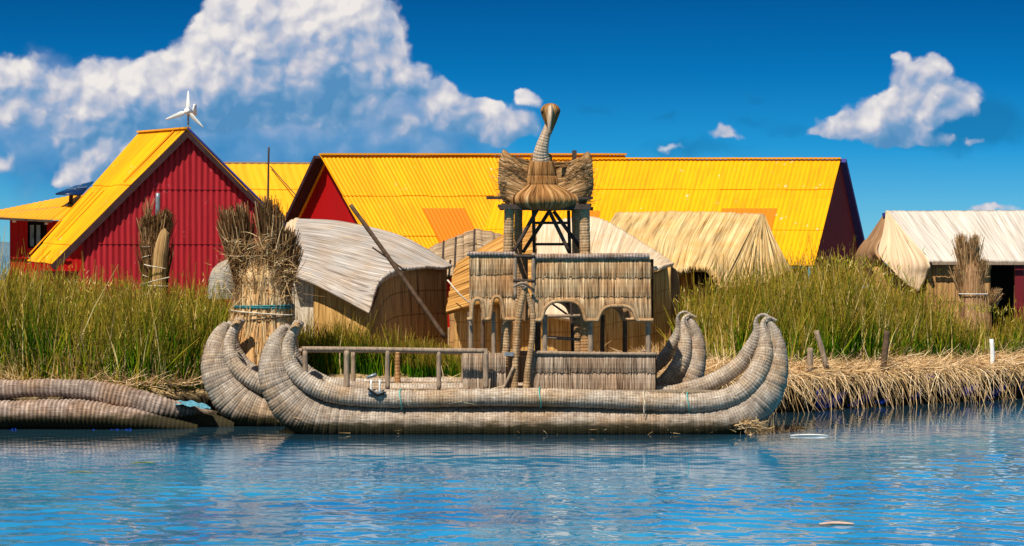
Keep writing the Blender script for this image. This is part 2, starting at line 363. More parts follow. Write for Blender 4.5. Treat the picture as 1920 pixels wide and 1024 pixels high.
# the same cloud a little nearer the sun: the difference shades it
src2 = nt.v('ADD', nt.v('MULTIPLY', warp, (1, 1, 0)), (-.22, .30, 0))
Fs2 = field(solid, src2)
def billow(src):
    d1 = nt.node('ShaderNodeTexVoronoi', {'Vector': src, 'Scale': 1.35, 'Detail': 2.5, 'Roughness': .42, 'Lacunarity': 2.2, 'Smoothness': .6}, feature='SMOOTH_F1', voronoi_dimensions='2D', normalize=True)
    return nt.m('SUBTRACT', 1.0, d1.outputs['Distance'])
bs = nt.v('ADD', nt.v('ADD', p2, nt.v('MULTIPLY', w1, (.5, .5, 0))), nt.v('MULTIPLY', w2, (.20, .20, 0)))
puff = billow(bs); puff2 = billow(nt.v('ADD', bs, (-.10, .14, 0)))
alpha = nt.mapr(nt.m('ADD', Fs, nt.m('MULTIPLY', nt.m('SUBTRACT', puff, .68), .8)), .30, .56, 0, 1, True)
lit = nt.m('ADD', nt.m('MULTIPLY', nt.m('SUBTRACT', Fs, Fs2), .42), nt.m('MULTIPLY', nt.m('SUBTRACT', puff, puff2), 2.4))
lit = nt.m('ADD', lit, nt.m('MULTIPLY', nt.m('SUBTRACT', puff, .72), .7))
topg = nt.m('SUBTRACT', nt.mapr(e_, .030, .115, -.12, .20), nt.m('MULTIPLY', field([(600, 215, 150, 48, .34), (470, 225, 100, 42, .28), (720, 225, 90, 40, .22), (340, 260, 90, 45, .2), (640, 160, 60, 26, .15), (830, 260, 80, 22, .25), (1700, 270, 120, 18, .3), (100, 250, 80, 50, .2)], p2), 1.0))
lit = nt.m('ADD', nt.m('ADD', lit, topg), .40)
lit = nt.m('ADD', nt.m('MULTIPLY', lit, .66), .20)
ccol = nt.ramp(lit, [(.0, (.07, .22, .42)), (.22, (.13, .27, .46)), (.42, (.27, .35, .50)), (.62, (.46, .47, .54)), (.92, (.72, .68, .65))])
hcol = nt.ramp(nt.m('ADD', nt.m('MULTIPLY', puff, .6), nt.m('MULTIPLY', nt.mapr(e_, .03, .08), .4)), [(.42, (.035, .19, .42)), (.62, (.11, .26, .47)), (.82, (.32, .38, .53))])
STR = .10
k = nt.v('SCALE', skyc, scale=STR)
k = nt.mix(nt.mapr(nt.m('ADD', Fd, nt.m('MULTIPLY', nt.m('SUBTRACT', puff, .7), .3)), .12, .5, 0, .6, True), k, (.008, .135, .31))
k = nt.mix(nt.mapr(nt.m('ADD', Fh, nt.m('MULTIPLY', nt.m('SUBTRACT', puff, .6), .5)), .22, .85, 0, .85, True), k, hcol)
k = nt.mix(nt.m('MULTIPLY', alpha, .97), k, ccol)
nt.L.new(nt.v('SCALE', k, scale=1/STR), bg.inputs[0]); bg.inputs[1].default_value = STR
# the clouds stand over one part of the lake; elsewhere plain sky
bg0 = nt.node('ShaderNodeBackground', {0: skyc, 1: STR})
win = nt.m('MULTIPLY', nt.m('MULTIPLY', nt.m('GREATER_THAN', sp.outputs[1], .3), nt.mapr(nt.m('ABSOLUTE', a_), .30, .27)), nt.m('MULTIPLY', nt.mapr(e_, .17, .13), nt.m('GREATER_THAN', e_, 0.0)))
mx = nt.node('ShaderNodeMixShader', {0: win}); nt.L.new(bg0.outputs[0], mx.inputs[1]); nt.L.new(bg.outputs[0], mx.inputs[2]); nt.L.new(mx.outputs[0], wo.inputs[0])
W.cycles.sampling_method = 'MANUAL'; W.cycles.sample_map_resolution = 512
#SKY-END

# ------------------------------------------------------------------ water
def make_water():
    m, nt, p, out = new_mat('lake_water')
    pos = nt.node('ShaderNodeNewGeometry').outputs['Position']
    big = nt.noise(nt.v('MULTIPLY', pos, (.16, .30, 1)), 1.0, 4, .6)
    mid = nt.noise(nt.v('MULTIPLY', pos, (.9, 1.6, 1)), 1.0, 3, .6)
    yv = nt.node('ShaderNodeSeparateXYZ', {0: pos}).outputs[1]; xv = nt.node('ShaderNodeSeparateXYZ', {0: pos}).outputs[0]; yv = nt.m('SUBTRACT', yv, nt.m('MULTIPLY', nt.m('MAXIMUM', nt.m('SUBTRACT', xv, 3.0), 0), 1.1)); refl_dark = nt.mapr(nt.m('ADD', yv, nt.m('MULTIPLY', big, 5)), 37.5, 42, 0, .9, True)      # base colour darkened near the boat to carry its brown reflection
    nt.set(p.inputs['Base Color'], nt.mix(refl_dark, nt.ramp(nt.m('ADD', nt.m('MULTIPLY', big, .6), nt.m('MULTIPLY', mid, .4)), [(.38, (.004, .14, .33)), (.62, (.018, .28, .50))]), (.012, .016, .014)))
    p.inputs['Roughness'].default_value = .05; p.inputs['Specular IOR Level'].default_value = .5; p.inputs['IOR'].default_value = 1.42
    near = nt.noise(nt.v('MULTIPLY', pos, (1.0, 2.1, 1)), 1.0, 3, .6, .5)
    fine = nt.noise(nt.v('MULTIPLY', pos, (3.4, 7, 1)), 1.0, 2, .6)
    calm = nt.mapr(nt.noise(nt.v('MULTIPLY', pos, (.10, .35, 1)), 1.0, 3, .6), .38, .62, .75, 1.25)
    yv = nt.node('ShaderNodeSeparateXYZ', {0: pos}).outputs[1]
    calm = nt.m('MULTIPLY', calm, nt.mapr(nt.m('ADD', yv, nt.m('MULTIPLY', big, 6)), 31, 38, 1.25, .30, True))      # calmer in the lee of the boat
    h = nt.m('MULTIPLY', nt.m('ADD', near, nt.m('MULTIPLY', fine, .35)), calm)
    b = nt.node('ShaderNodeBump', {'Strength': .10, 'Distance': .03, 'Height': h}); nt.L.new(b.outputs[0], p.inputs['Normal'])
    ys = np.r_[-40, np.linspace(20, 47, 500), 60, 120, 400, 1500, 9000]
    xs = np.r_[-6000, -600, -80, -30, np.linspace(-12, 12.5, 520), 30, 80, 600, 6000]
    X, Y = np.meshgrid(xs, ys)
    r = np.random.default_rng(3); Z = np.zeros_like(X)
    for i in range(84):
        lam = .14*(.75/.14)**r.random(); th = r.normal(math.pi/2, .75); kx, ky = 2*math.pi/lam*math.cos(th), 2*math.pi/lam*math.sin(th)
        Z += .0014*lam*np.sin(kx*X+ky*Y+r.uniform(0, 6.28))
    env = np.clip((X+12)/1, 0, 1)*np.clip((12.5-X)/1, 0, 1)*np.clip((Y-20)/2, 0, 1)*np.clip((47.5-Y)/1, 0, 1)
    Z *= env*(.75+.8*vnoise(X*.16+Y*.45, 4)*vnoise(Y*.5-X*.07, 5)*1.6)*(1-.80*np.clip((Y-30-1.1*np.maximum(X-3, 0))/5+.3*np.sin(X*.4), 0, 1))
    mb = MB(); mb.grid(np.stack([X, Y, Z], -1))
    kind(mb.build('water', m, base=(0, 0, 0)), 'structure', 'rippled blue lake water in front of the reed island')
make_water()

# ------------------------------------------------------------------ island ground, far hills
EDGE = [(-70, 42.55), (-12, 42.55), (-7.0, 42.65), (-5.9, 43.5), (-2, 44.6), (1.5, 44.9), (4.3, 45.0), (5.9, 45.9), (7.6, 47.4), (9.6, 48.7), (11.4, 50.0), (12.3, 50.6), (13.1, 51.6), (14.2, 54.5), (20, 60), (46, 66), (70, 70)]
def edge_y(x):
    e = np.array(EDGE); return np.interp(x, e[:, 0], e[:, 1])
def ground_z(x, y):
    d = y-edge_y(x)
    return .72+.26*np.clip(d/2.2, 0, 1)**.8+.05*np.sin(x*1.7+y)*np.clip(d, 0, 1)
def make_ground():
    xs = np.r_[np.linspace(-70, -13, 12), np.linspace(-12.5, 15, 170), np.linspace(16, 70, 14)]
    ds = np.r_[-.25, -.12, 0, .15, .35, .6, 1, 1.6, 2.4, 3.5, 5, 8, 14, 30, 60]
    P = np.zeros((len(ds)+2, len(xs), 3)); ey = edge_y(xs)
    wob = .22*(vnoise(xs*2.1, 3)-.5)+.12*(vnoise(xs*6.3, 8)-.5)
    for i, d in enumerate(ds):
        z = ground_z(xs, ey+max(d, 0)); 
        if d < 0: z = z-.06-(-d)*.5
        P[i+2] = np.stack([xs, ey+d+wob*(1 if d < 2 else 0), z], -1)
    P[1] = np.stack([xs, ey+.0+wob, np.full_like(xs, .18)], -1)
    P[0] = np.stack([xs, ey+.35+wob, np.full_like(xs, -.6)], -1)
    mb = MB(); mb.grid(P)
    m = reed_mat('island_ground', (.34, .23, .11), (.05, .035, .02), (.52, .38, .20), across=9, along=5, gap=.45, wet_shade=(.52, .74))  # wet base plus shade under the overhanging straw, both put into the colour
    kind(mb.build('ground', m, base=(0, 44, 0)), 'structure', 'floating reed island of cut straw')
make_ground()
def make_hills():
    m = plain_mat('far_hill', (.10, .17, .22), .2, .004, .9)
    for name, x0, x1, Y, hh, sd, lab in (('hills', -1500, -560, 3200, 26, 2, 'low blue hills on the far left horizon'), ('hills', 380, 1500, 3200, 42, 5, 'low blue hills on the far right horizon')):
        xs = np.linspace(x0, x1, 160); f = np.sin(np.linspace(0, math.pi, 160))**.5
        hz = hh*f*(.45+.55*vnoise(xs*.012, sd)+.12*vnoise(xs*.06, sd+1))
        P = np.stack([np.stack([xs, np.full_like(xs, Y-150), np.full_like(xs, -2)], -1), np.stack([xs, np.full_like(xs, Y-60), hz*.6], -1),
                      np.stack([xs, np.full_like(xs, Y), hz], -1), np.stack([xs, np.full_like(xs, Y+200), np.full_like(xs, -2)], -1)])
        mb = MB(); mb.grid(P); kind(mb.build(name, m), 'structure', lab)
make_hills()

# ------------------------------------------------------------------ panels made of upright reeds
def curtain(mb, A, B, top, bot, step=.017, bands=(), bulge=.03, jit=.02, thick=.05, flare=0, seed=0, ragged=.024):
    """reed curtain from A to B (x,y); top/bot: functions of distance s; bands: fractions where a binding pulls it in"""
    A = np.array(A, float); B = np.array(B, float); L = np.linalg.norm(B-A); t = (B-A)/L
    nrm = np.array([t[1], -t[0]])
    if nrm[1] > 0: nrm = -nrm
    n = max(2, int(L/step)); r = np.random.default_rng(seed+11)
    zt = max(top(s) for s in np.linspace(0, L, 20)); zb = min(bot(s) for s in np.linspace(0, L, 20))
    levels = [0]+list(bands)+[1]
    for i in range(n):
        s0, s1 = i*L/n, (i+1)*L/n*1.0; sm = (s0+s1)/2; T, Bz = top(sm), bot(sm); rv = r.random()
        if T-Bz < .02: continue
        for k in range(len(levels)-1):
            za = zt-(zt-zb)*levels[k]; zc = zt-(zt-zb)*levels[k+1]
            za = min(za, T); zc = max(zc, Bz)
            if za-zc < .01: continue
            last = zc <= Bz+1e-6
            lowr = (r.random()-.5)*2*ragged
            d = r.random()*jit; rows = 4; q = []
            for j in range(rows+1):
                f = j/rows; z = za+(zc-za)*f+(lowr if j == rows else 0)
                out = d+bulge*(math.sin(math.pi*min(1, f*1.05))**.6*.6+f*.5)+flare*((zt-z)/(zt-zb+1e-6))
                xo = (r.random()-.5)*.003
                for s_ in (s0, s1): 
                    xy = A+t*(s_+xo)+nrm*out; q.append((xy[0], xy[1], z))
            for j in (rows, 0):
                for s_ in (s0, s1):
                    xy = A+t*s_-nrm*thick; q.append((xy[0], xy[1], q[2*j][2]))
            q = np.array(q); nv = 2*(rows+1)
            Fc = [(2*j, 2*j+2, 2*j+3, 2*j+1) for j in range(rows)]+[(2*rows, nv, nv+1, 2*rows+1), (nv, nv+2, nv+3, nv+1), (0, 1, nv+3, nv+2)]
            U = [(s0+(seed*.37), zt-v[2]) for v in q]
            U = np.array(U); U[1::2, 0] += L/n
            mb.add(q, Fc, U, rv)
    return mb

def straws(mb, P, D, Ln, w, droop=0, R=None, curl=.15, seed=0, segs=3, taper=True, upn=None):
    """many thin ribbons: start P, direction D, length Ln"""
    r = np.random.default_rng(seed+77); n = len(P); P = np.asarray(P, float); D = unit(D); Ln = np.broadcast_to(Ln, (n,))
    side = unit(np.cross(D, unit(r.normal(size=(n, 3))+1e-3))); w = np.broadcast_to(w, (n,))
    bend = unit(r.normal(size=(n, 3)))*curl
    V = np.zeros((n, segs+1, 2, 3)); t = np.linspace(0, 1, segs+1)
    for i, ti in enumerate(t):
        c = P+(D+bend*ti)*(Ln*ti)[:, None]; c[:, 2] -= droop*Ln*ti*ti
        ww = (w*(1-.75*ti) if taper else w)[:, None]
        V[:, i, 0] = c-side*ww/2; V[:, i, 1] = c+side*ww/2
    base = (np.arange(n)*(segs+1)*2)[:, None]
    j = np.arange(segs)*2
    Fc = np.stack([base+j, base+j+1, base+j+3, base+j+2], -1).reshape(-1, 4)
    U = np.zeros((n, segs+1, 2, 2)); U[..., 1] = t[None, :, None]; U[:, :, 1, 0] = .02; U[..., 0] += r.random(n)[:, None, None]*10
    R = r.random(n) if R is None else R
    return mb.add(V, Fc, U, np.repeat(R, (segs+1)*2))

def straw_mat(name, stops, trans=.25, tip=None):
    m, nt, p, out = new_mat(name)
    r = nt.node('ShaderNodeAttribute', attribute_name='rnd').outputs['Fac']
    c = nt.ramp(r, stops)
    if tip:
        v = nt.node('ShaderNodeSeparateXYZ', {0: nt.node('ShaderNodeUVMap').outputs[0]}).outputs[1]
        c = nt.mix(nt.mapr(v, .55, 1, 0, .75), c, tip)
    nt.set(p.inputs['Base Color'], c)
    tr = nt.node('ShaderNodeBsdfTranslucent'); nt.set(tr.inputs[0], c)
    mx = nt.node('ShaderNodeMixShader', {0: trans}); nt.L.new(p.outputs[0], mx.inputs[1]); nt.L.new(tr.outputs[0], mx.inputs[2]); nt.L.new(mx.outputs[0], out.inputs[0])
    return m
M['straw'] = straw_mat('dry_straw', [(0, (.34, .20, .08)), (.4, (.62, .40, .18)), (.8, (.80, .58, .34)), (1, (.88, .72, .50))], .1)
M['plume'] = straw_mat('dark_plume', [(0, (.05, .023, .010)), (.5, (.16, .075, .028)), (.85, (.33, .18, .075)), (1, (.58, .38, .19))], .1)
M['goldstraw'] = straw_mat('gold_straw', [(0, (.20, .10, .035)), (.5, (.55, .35, .15)), (1, (.84, .64, .38))], .1)
M['reeds'] = straw_mat('green_reeds', [(0, (.012, .045, .001)), (.28, (.04, .13, .002)), (.5, (.12, .24, .005)), (.68, (.36, .32, .015)), (.85, (.62, .44, .08)), (1, (.88, .70, .32))], .28, (.40, .22, .035))

# ------------------------------------------------------------------ the double-hulled reed boat
def to3(l, dx=0, dz=0):
    return [np.array([xat(p[0], p[2])+dx, p[2]+dz, zat(p[1], p[2])]) for p in l]
OUT = [(527, 614, 7), (512, 640, 17), (506, 675, 26), (512, 715, 34), (532, 750, 40), (562, 778, 42), (610, 794, 38), (700, 799, 35), (850, 800, 34), (1050, 800, 34), (1250, 799, 34), (1345, 794, 36), (1400, 776, 38), (1438, 740, 37), (1458, 700, 28), (1465, 660, 19), (1461, 628, 12), (1450, 604, 7)]
ROLL = [(553, 607, 9), (544, 622, 9), (536, 645, 12), (537, 676, 14), (556, 707, 16), (596, 733, 18), (650, 746, 18), (760, 751, 17), (900, 748, 17), (1010, 748, 17), (1120, 751, 17.5), (1250, 757, 18), (1330, 757, 18), (1385, 742, 20), (1418, 712, 21), (1436, 675, 19), (1441, 642, 13), (1436, 617, 6), (1440, 602, 4), (1452, 598, 3), (1464, 603, 2)]
ROLLFAR = [(553, 607, 8), (544, 622, 8), (533, 645, 11), (540, 676, 13), (560, 705, 15), (600, 728, 16), (650, 738, 16), (760, 743, 16), (900, 742, 16), (1010, 742, 16), (1120, 744, 16), (1250, 747, 16), (1310, 737, 16), (1360, 718, 16), (1400, 690, 16), (1422, 656, 14), (1432, 628, 9), (1430, 608, 5), (1434, 597, 3.5), (1444, 593, 3), (1456, 597, 2)]
def hull_curve(L, Y, dx, dy, s=1.0):
    P = [np.array([(x-960)/100.*s+dx, Y+dy, H-(y-HY)/100.]) for x, y, r in L]; R = [r/100. for x, y, r in L]
    return P, R
boat = thing('reed_boat', 'large double-hulled grey reed boat with four curled prows, a thatched cabin and a bird tower', 'reed boat', (0.2, 41.5, 0))
def build_hull(dx, dy, sd, lab):
    h = sub('hull', boat, lab)
    for L, Y, nm, mt, ring, ra in ((OUT, 40.55, 'bundle', 'hull', .054, .022), (OUT, 41.2, 'bundle', 'hull', .054, .022), (ROLL, 40.36, 'gunwale_roll', 'roll', .056, .06), (ROLLFAR, 41.32, 'gunwale_roll', 'roll', .056, .06)):
        P, R = hull_curve(L, Y, dx, dy)
        if dx: R = [r_*(.86 if q_[0] > 2.0 else 1) for q_, r_ in zip(P, R)]
        # the paired bundles lean together at the prow tips
        for q in P: 
            k = np.clip((q[2]-1.1)/1.1, 0, 1); q[1] += (40.85+dy-q[1])*k*.55
        if nm == 'bundle' and Y > 41:
            for q in P: q[0] += -.05*np.sign(q[0]-dx)
        MB().tube(P, R, seg=26, ring=ring, ringa=ra, rough=.035, seed=sd, flat=1.05).build(nm, M[mt], h); sd += 3
    # cord knots near the tips
    if 1:
        for (x, y, Y) in ((547, 612, 40.5),):
            c = np.array([(x-960)/100.+dx, Y+dy, H-(y-HY)/100.])
            mb = MB()
            for k in range(4): mb.tube([c+np.array([-.07+.03*k, -.02, -.07+.045*k]), c+np.array([0.02*k, -.1, -.01]), c+np.array([.09, -.02, .05-.03*k]), c+np.array([.0, .08, .0]), c+np.array([-.07+.03*k, -.02, -.07+.045*k])], .022, seg=6, n=16)
            mb.build('tip_knot', M['post'], h)
    return h
build_hull(0, 0, 1, None)
build_hull(-1.36, 1.9, 21, None)
# a worn lump low on the near hull's right end
ptch = MB(); c0 = np.array([4.50, 40.16, .17])
pts = rng.normal(size=(170, 3))*np.array([.15, .02, .06])+c0; straws(ptch, pts, rng.normal(size=(170, 3))*np.array([1, .1, .35])+np.array([.5, -.05, .2]), .14, .018, seed=4)
ptch.build('frayed_patch', M['straw'], boat)
g = np.random.default_rng(31); fr = MB()
for L, Y in ((OUT, 40.55), (ROLL, 40.36)):
    for dx, dy in ((0, 0), (-1.36, 1.9)):
        P, R = hull_curve(L, Y, dx, dy); C = spline(np.c_[np.array(P), R], 400); k = g.integers(5, 395, 300); T = unit(np.gradient(C[:, :3], axis=0))[k]; C = C[k]
        a = g.uniform(-.5, 2.4, len(k)); Nn = unit(np.cross(T, [0, 1., 0])); Nn *= np.sign(Nn[:, 2:]+1e-9)
        o_ = -np.cos(a)[:, None]*np.array([0, 1., 0])+np.sin(a)[:, None]*Nn
        straws(fr, C[:, :3]+o_*C[:, 3:]*1.0, T*g.choice([-1, 1], (len(k), 1))+o_*.10+g.normal(size=(len(k), 3))*.22, g.uniform(.05, .22, len(k)), .009, seed=int(dx*10+Y*3), curl=.5)
kf = fr.build('loose_ends', M['straw'], boat)
# deck
P, U = loft([[(-4.3, 43.2, .80), (3.0, 43.2, .78)], [(-4.2, 41.9, .76), (3.4, 41.9, .74)], [(-3.6, 40.7, .80), (4.0, 40.7, .76)]], 60, 20)
MB().grid(P, U).build('deck', M['deck'], boat, solid=.08)
# railing
rail = sub('railing', boat)
def post(parent, x, Y, z0, z1, r, mat='wood', name='post', top=None, seg=9, lean=0, ring=0):
    x0 = xat(x, Y); 
    pts = [(x0, Y, z0), (x0+lean*.4+.008*math.sin(x), Y+.01, z0+(z1-z0)*.5), (x0+lean, Y, z1)]
    return MB().tube(pts, [r*1.05, r, r*.95], seg=seg, ring=ring, ringa=.12, rough=.05, seed=int(x)).build(name, M[mat], parent)
RY = 40.62
MB().tube([at(566, 654, RY), at(700, 655, RY), at(820, 657, RY), at(914, 658, RY)], .045, seg=10, rough=.06).build('top_rail', M['wood'], rail)
MB().tube([at(570, 729, RY), at(650, 731, RY), at(760, 730, RY), at(870, 730, RY)], .03, seg=8, rough=.08).build('bottom_rail', M['wood'], rail)
for x, r in ((572, .052), (650, .058), (727, .045), (823, .045), (911, .052)): post(rail, x, RY, .82, zat(657, RY), r)
RF = 42.5
MB().tube([at(560, 657, RF), at(760, 659, RF), at(915, 662, RF)], .04, seg=10, rough=.06).build('top_rail', M['wood'], rail)
for x, r in ((662, .048), (746, .06), (868, .04)): post(rail, x, RF, .80, zat(660, RF), r, 'post' if x == 746 else 'wood', ring=.07 if x == 746 else 0)
# little metal cleat on the gunwale
cl = sub('mooring_cleat', boat); cz = zat(738, 40.3)
MB().beam((xat(690, 40.2), 40.2, cz+.03), (xat(723, 40.2), 40.2, cz+.02), .13, .04).build('plate', M['steel'], cl)
for x in (696, 712): MB().tube([(xat(x, 40.2), 40.2, cz), (xat(x, 40.2), 40.2, zat(712, 40.2))], .018, seg=8).build('pin', M['white'], cl)
MB().tube([(xat(688, 40.2), 40.2, zat(708, 40.2)), (xat(706, 40.2), 40.2, zat(702, 40.2))], .03, seg=8, rough=.1).build('cross_bar', M['steel'], cl)
MB().tube([(xat(690, 40.2), 40.12, zat(728, 40.2)), (xat(708, 40.2), 40.12, zat(740, 40.2)), (xat(722, 40.2), 40.15, zat(735, 40.2))], .022, seg=7).build('shackle', M['black'], cl)
# coloured cords round the near gunwale roll
def cord(xpx, mat, hang=0, yc=750, r=.19):
    x0 = (xpx-960)/100.; zc = H-(yc-HY)/100.; a = np.linspace(0, 2*math.pi, 20)
    pts = [(x0+.02*math.sin(t*2), 40.36+r*math.cos(t)*1.02, zc+r*math.sin(t)) for t in a]
    mb = MB().tube(pts, .011, seg=6, n=40)
    if hang: mb.tube([(x0, 40.17, zc+.04), (x0-.02, 40.15, zc-.1), (x0-.01, 40.15, zc-hang)], .009, seg=5)
    mb.build('cord', M[mat], boat)
cord(1013, 'aqua', 0, 748); cord(1292, 'aqua', 0, 757); cord(1210, 'cream_string', .26, 755); cord(750, 'aqua', 0, 751)

# cabin
cab = sub('cabin', boat)
CY, CF = 40.95, 42.7
def pw(xs, ys):            # piecewise profile in photo px -> (x, z) at depth
    return np.array(xs, float), np.array(ys, float)
def arch_bottom(xs, base, arches, Y, dx=0):
    """bottom profile with round openings: arches (x0, x1, peak_py)"""
    def f(px):
        for x0, x1, pk in arches:
            if x0 < px < x1:
                t = (px-x0)/(x1-x0)*2-1
                return zat(base, Y)+(zat(pk, Y)-zat(base, Y))*(1-abs(t)**3.2)**.55
        return zat(base, Y)
    return f
def panel(name, x0, x1, top, botf, Y, bands, mat, seed, slope=0, Y1=None, **kw):
    Y1 = Y1 or Y
    A = (xat(x0, Y), Y); B = (xat(x1, Y1), Y1); L = math.hypot(B[0]-A[0], B[1]-A[1])
    f = lambda s: x0+(x1-x0)*s/L
    mb = MB(); curtain(mb, A, B, lambda s: zat(top if not callable(top) else top(f(s)), Y), lambda s: botf(f(s)), bands=bands, seed=seed, **kw)
    return mb.build(name, M[mat], cab, smooth=False)
def trim(botf, x0, x1, Y, r=.035, off=-.1, n=70, mat='post'):
    px = np.linspace(x0, x1, n); pts = [(xat(x, Y), Y+off, botf(x)) for x in px]
    MB().tube(pts, r, seg=8, n=n*3, ring=0, rough=.12).build('arch_trim', M[mat], cab)
for Yc, sh, sd in ((CF, -26, 50), (CY, 0, 0)):
    fl = .06
    b1 = arch_bottom(None, 600 if sh == 0 else 598, [(1016+sh, 1096+sh, 564), (1122+sh, 1192+sh, 573)], Yc)
    sl = -5 if sh else 0
    b2 = arch_bottom(None, 598, [(884+sl, 908+sl, 560), (920+sl, 944+sl, 556)], Yc)
    panel('reed_curtain', 1003 if sh == 0 else 1001, 1220+sh, 486, b1, Yc, (.30, .62), 'thatch', 3+sd, flare=.10, bulge=.05)
    panel('reed_curtain', 880-sl, 966+sl, 478, b2, Yc, (.30, .66), 'thatch', 9+sd, flare=.08, bulge=.05)
    trim(b1, 1000+sh, 1224+sh, Yc, off=-.15); (trim(b2, 876, 966, Yc, off=-.13) if sh == 0 else None)
    # low walls
    fb = lambda px, Yc=Yc: zat(738, Yc)
    panel('low_wall', 992+sh, 1228+sh, 664, fb, Yc, (.46,), 'thatchlow', 21+sd, bulge=.06)
    panel('low_wall', 868-sl, 948+sl, 662, fb, Yc, (.46,), 'thatchlow', 27+sd, bulge=.06)
    MB().tube([at(990+sh, 661, Yc-.05), at(1100+sh, 663, Yc-.05), at(1232+sh, 664, Yc-.05)], .035, seg=8, rough=.1).build('wall_rail', M['wood'], cab)
    MB().tube([at(1000+sh, 482, Yc-.04), at(1100+sh, 481, Yc-.04), at(1218+sh, 480, Yc-.04)], .062, seg=12, ring=.06, ringa=.14, seed=3).build('top_roll', M['bundle'], cab)
    MB().tube([at(876-sl, 476, Yc-.04), at(966+sl, 476, Yc-.04)], .045, seg=10, ring=.06, ringa=.14, seed=5).build('top_roll', M['bundle'], cab)
    for x in ((1107, 1215, 1022) if sh == 0 else (1130, 1172, 1010)): post(cab, x, Yc+.02, .85, zat(590, Yc), .05, 'bwood' if sh else 'wood')
    for x in ((883, 925) if sh == 0 else (905, 880)): post(cab, x, Yc+.02, .85, zat(585, Yc), .042, 'wood' if sh == 0 else 'bwood')
# end wall on the right and mats between the two long sides
for xa, ta, tb, mt in ((1224, 486, 600, 'thatch'), (1230, 664, 738, 'thatchlow')):
    mb = MB(); A = (xat(xa, CY)-.03, CY+.04); B = (xat(xa-26, CF)-.03, CF-.04)
    curtain(mb, A, B, lambda s: zat(ta, CY), lambda s: zat(tb, CY), bands=(.33, .66) if ta == 486 else (.46,), seed=61, bulge=.03); mb.build('end_wall', M[mt], cab, smooth=False)
# doorway: two leaning bound posts tied at the top, lintel poles, dark lashings
def path(px, Y): return [at(x, y, Y) for x, y in px]
MB().tube(path([(964, 740), (966, 690), (968, 640), (973, 590), (982, 550), (988, 528)], 40.78), [.075, .062, .062, .066, .058, .035], seg=12, ring=.055, ringa=.12, seed=2).build('door_post', M['post'], cab)
MB().tube(path([(986, 740), (990, 690), (997, 640), (999, 595), (992, 560), (978, 532)], 40.80), [.075, .062, .058, .055, .048, .035], seg=12, ring=.055, ringa=.12, seed=6).build('door_post', M['post'], cab)
for x, y0, y1 in ((966, 476, 560), (1000, 474, 600)): MB().tube(path([(x, y0), (x, y1)], 40.86), .035, seg=8, rough=.1).build('door_jamb', M['wood'], cab)
for y in (480, 526): MB().tube(path([(962, y), (1003, y+1)], 40.84), .03, seg=8, rough=.1).build('lintel_pole', M['dwood'], cab)
for k in range(5):
    MB().tube(path([(962+4*k, 538-2*k), (982, 530+3*k), (1001-3*k, 548-4*k)], 40.72), .018, seg=6, rough=.2).build('lashing', M['dwood' if k % 2 else 'wood'], cab)
MB().tube(path([(985, 532), (1002, 545)], 40.72), .024, seg=6).build('lashing', M['dwood'], cab)
MB().beam(at(946, 664, 40.75), at(964, 664, 40.75), .08, .07).build('step_block', M['steel'], cab)
MB().tube(path([(938, 738), (952, 712), (963, 688)], 40.7), .03, seg=8).build('slant_pole', M['wood'], cab)
# dark back wall behind the lower doorway, blanket inside
mb = MB(); curtain(mb, (xat(948, 42.2), 42.2), (xat(994, 42.2), 42.2), lambda s: zat(668, 42.2), lambda s: .78, seed=71); mb.build('back_mat', M['brown_mat'], cab, smooth=False)
mb = MB(); curtain(mb, (xat(976, 42.1), 42.1), (xat(990, 42.1), 42.1), lambda s: zat(478, 42.1), lambda s: zat(600, 42.1), seed=72); mb.build('back_mat', M['brown_mat'], cab, smooth=False)
# bench and poles in the openings
for a, b in (((1015, 593), (1092, 592)), ((1015, 632), (1092, 637))): MB().tube(path([a, b], 41.8), .03, seg=8, rough=.1).build('cross_pole', M['wood'], cab)
MB().tube(path([(1030, 566), (1078, 600)], 42.2), .02, seg=6).build('cross_pole', M['bwood'], cab)

# lookout tower on the deck
tow = sub('tower', boat)
TN, TF = 41.25, 42.35
for x, xb, Y, r in ((955, 943, TN, .105), (972, 966, TF, .085), (1079, 1084, TF, .09), (1096, 1098, TN, .105)):
    ztop = zat(388, Y)
    MB().tube([(xat(xb, Y), Y, .78), (xat((x+xb)/2+1, Y), Y, 2.2), (xat(x, Y), Y, ztop)], [r*.92, r, r*.95], seg=16, ring=.055, ringa=.09, rough=.06, seed=int(x)).build('leg', M['post'], tow)
for a, b, Y in (((1008, 392), (962, 474), TN), ((1030, 396), (980, 474), TF), ((1028, 392), (1068, 474), TN), ((1038, 396), (1092, 470), TN+.3)):
    MB().tube([at(*a, Y), at(*b, Y)], .036, seg=8, rough=.08).build('brace', M['dwood'], tow)
lad = [MB().tube([at(x, 395, 41.8), at(x2, 660, 41.8)], .032, seg=8, rough=.06).build('ladder_rail', M['dwood'], tow) for x, x2 in ((1000, 1006), (1066, 1074))]
for y in (418, 458, 500, 545): MB().tube([at(1001, y, 41.78), at(1067, y, 41.78)], .026, seg=8, rough=.06).build('ladder_rung', M['dwood'], tow)
for (x0, x1, y, Y, hh) in ((935, 1108, 388, TN-.15, .085), (937, 1112, 391, TF, .07), (912, 1108, 371, TF+.2, .06), (1080, 1112, 371, TN-.1, .05), (940, 1109, 384, TF+.15, .06)):
    MB().beam(at(x0, y, Y), at(x1, y+.5, Y), .09, hh).build('platform_beam', M['dwood'], tow)
mb = MB()
for k in range(17):
    x = 938+k*10.2; mb.beam((xat(x, TN), TN-.18, zat(385, TN)+.012*(k % 3)), (xat(x-1, TF), TF+.25, zat(385, TN)+.012*(k % 2)), .085, .03)
mb.build('platform', M['bwood'], tow, smooth=False)
MB().beam(at(1077, 385, 42.2), at(1077, 282, 42.2), .09, .05).build('back_plank', M['dwood'], tow)

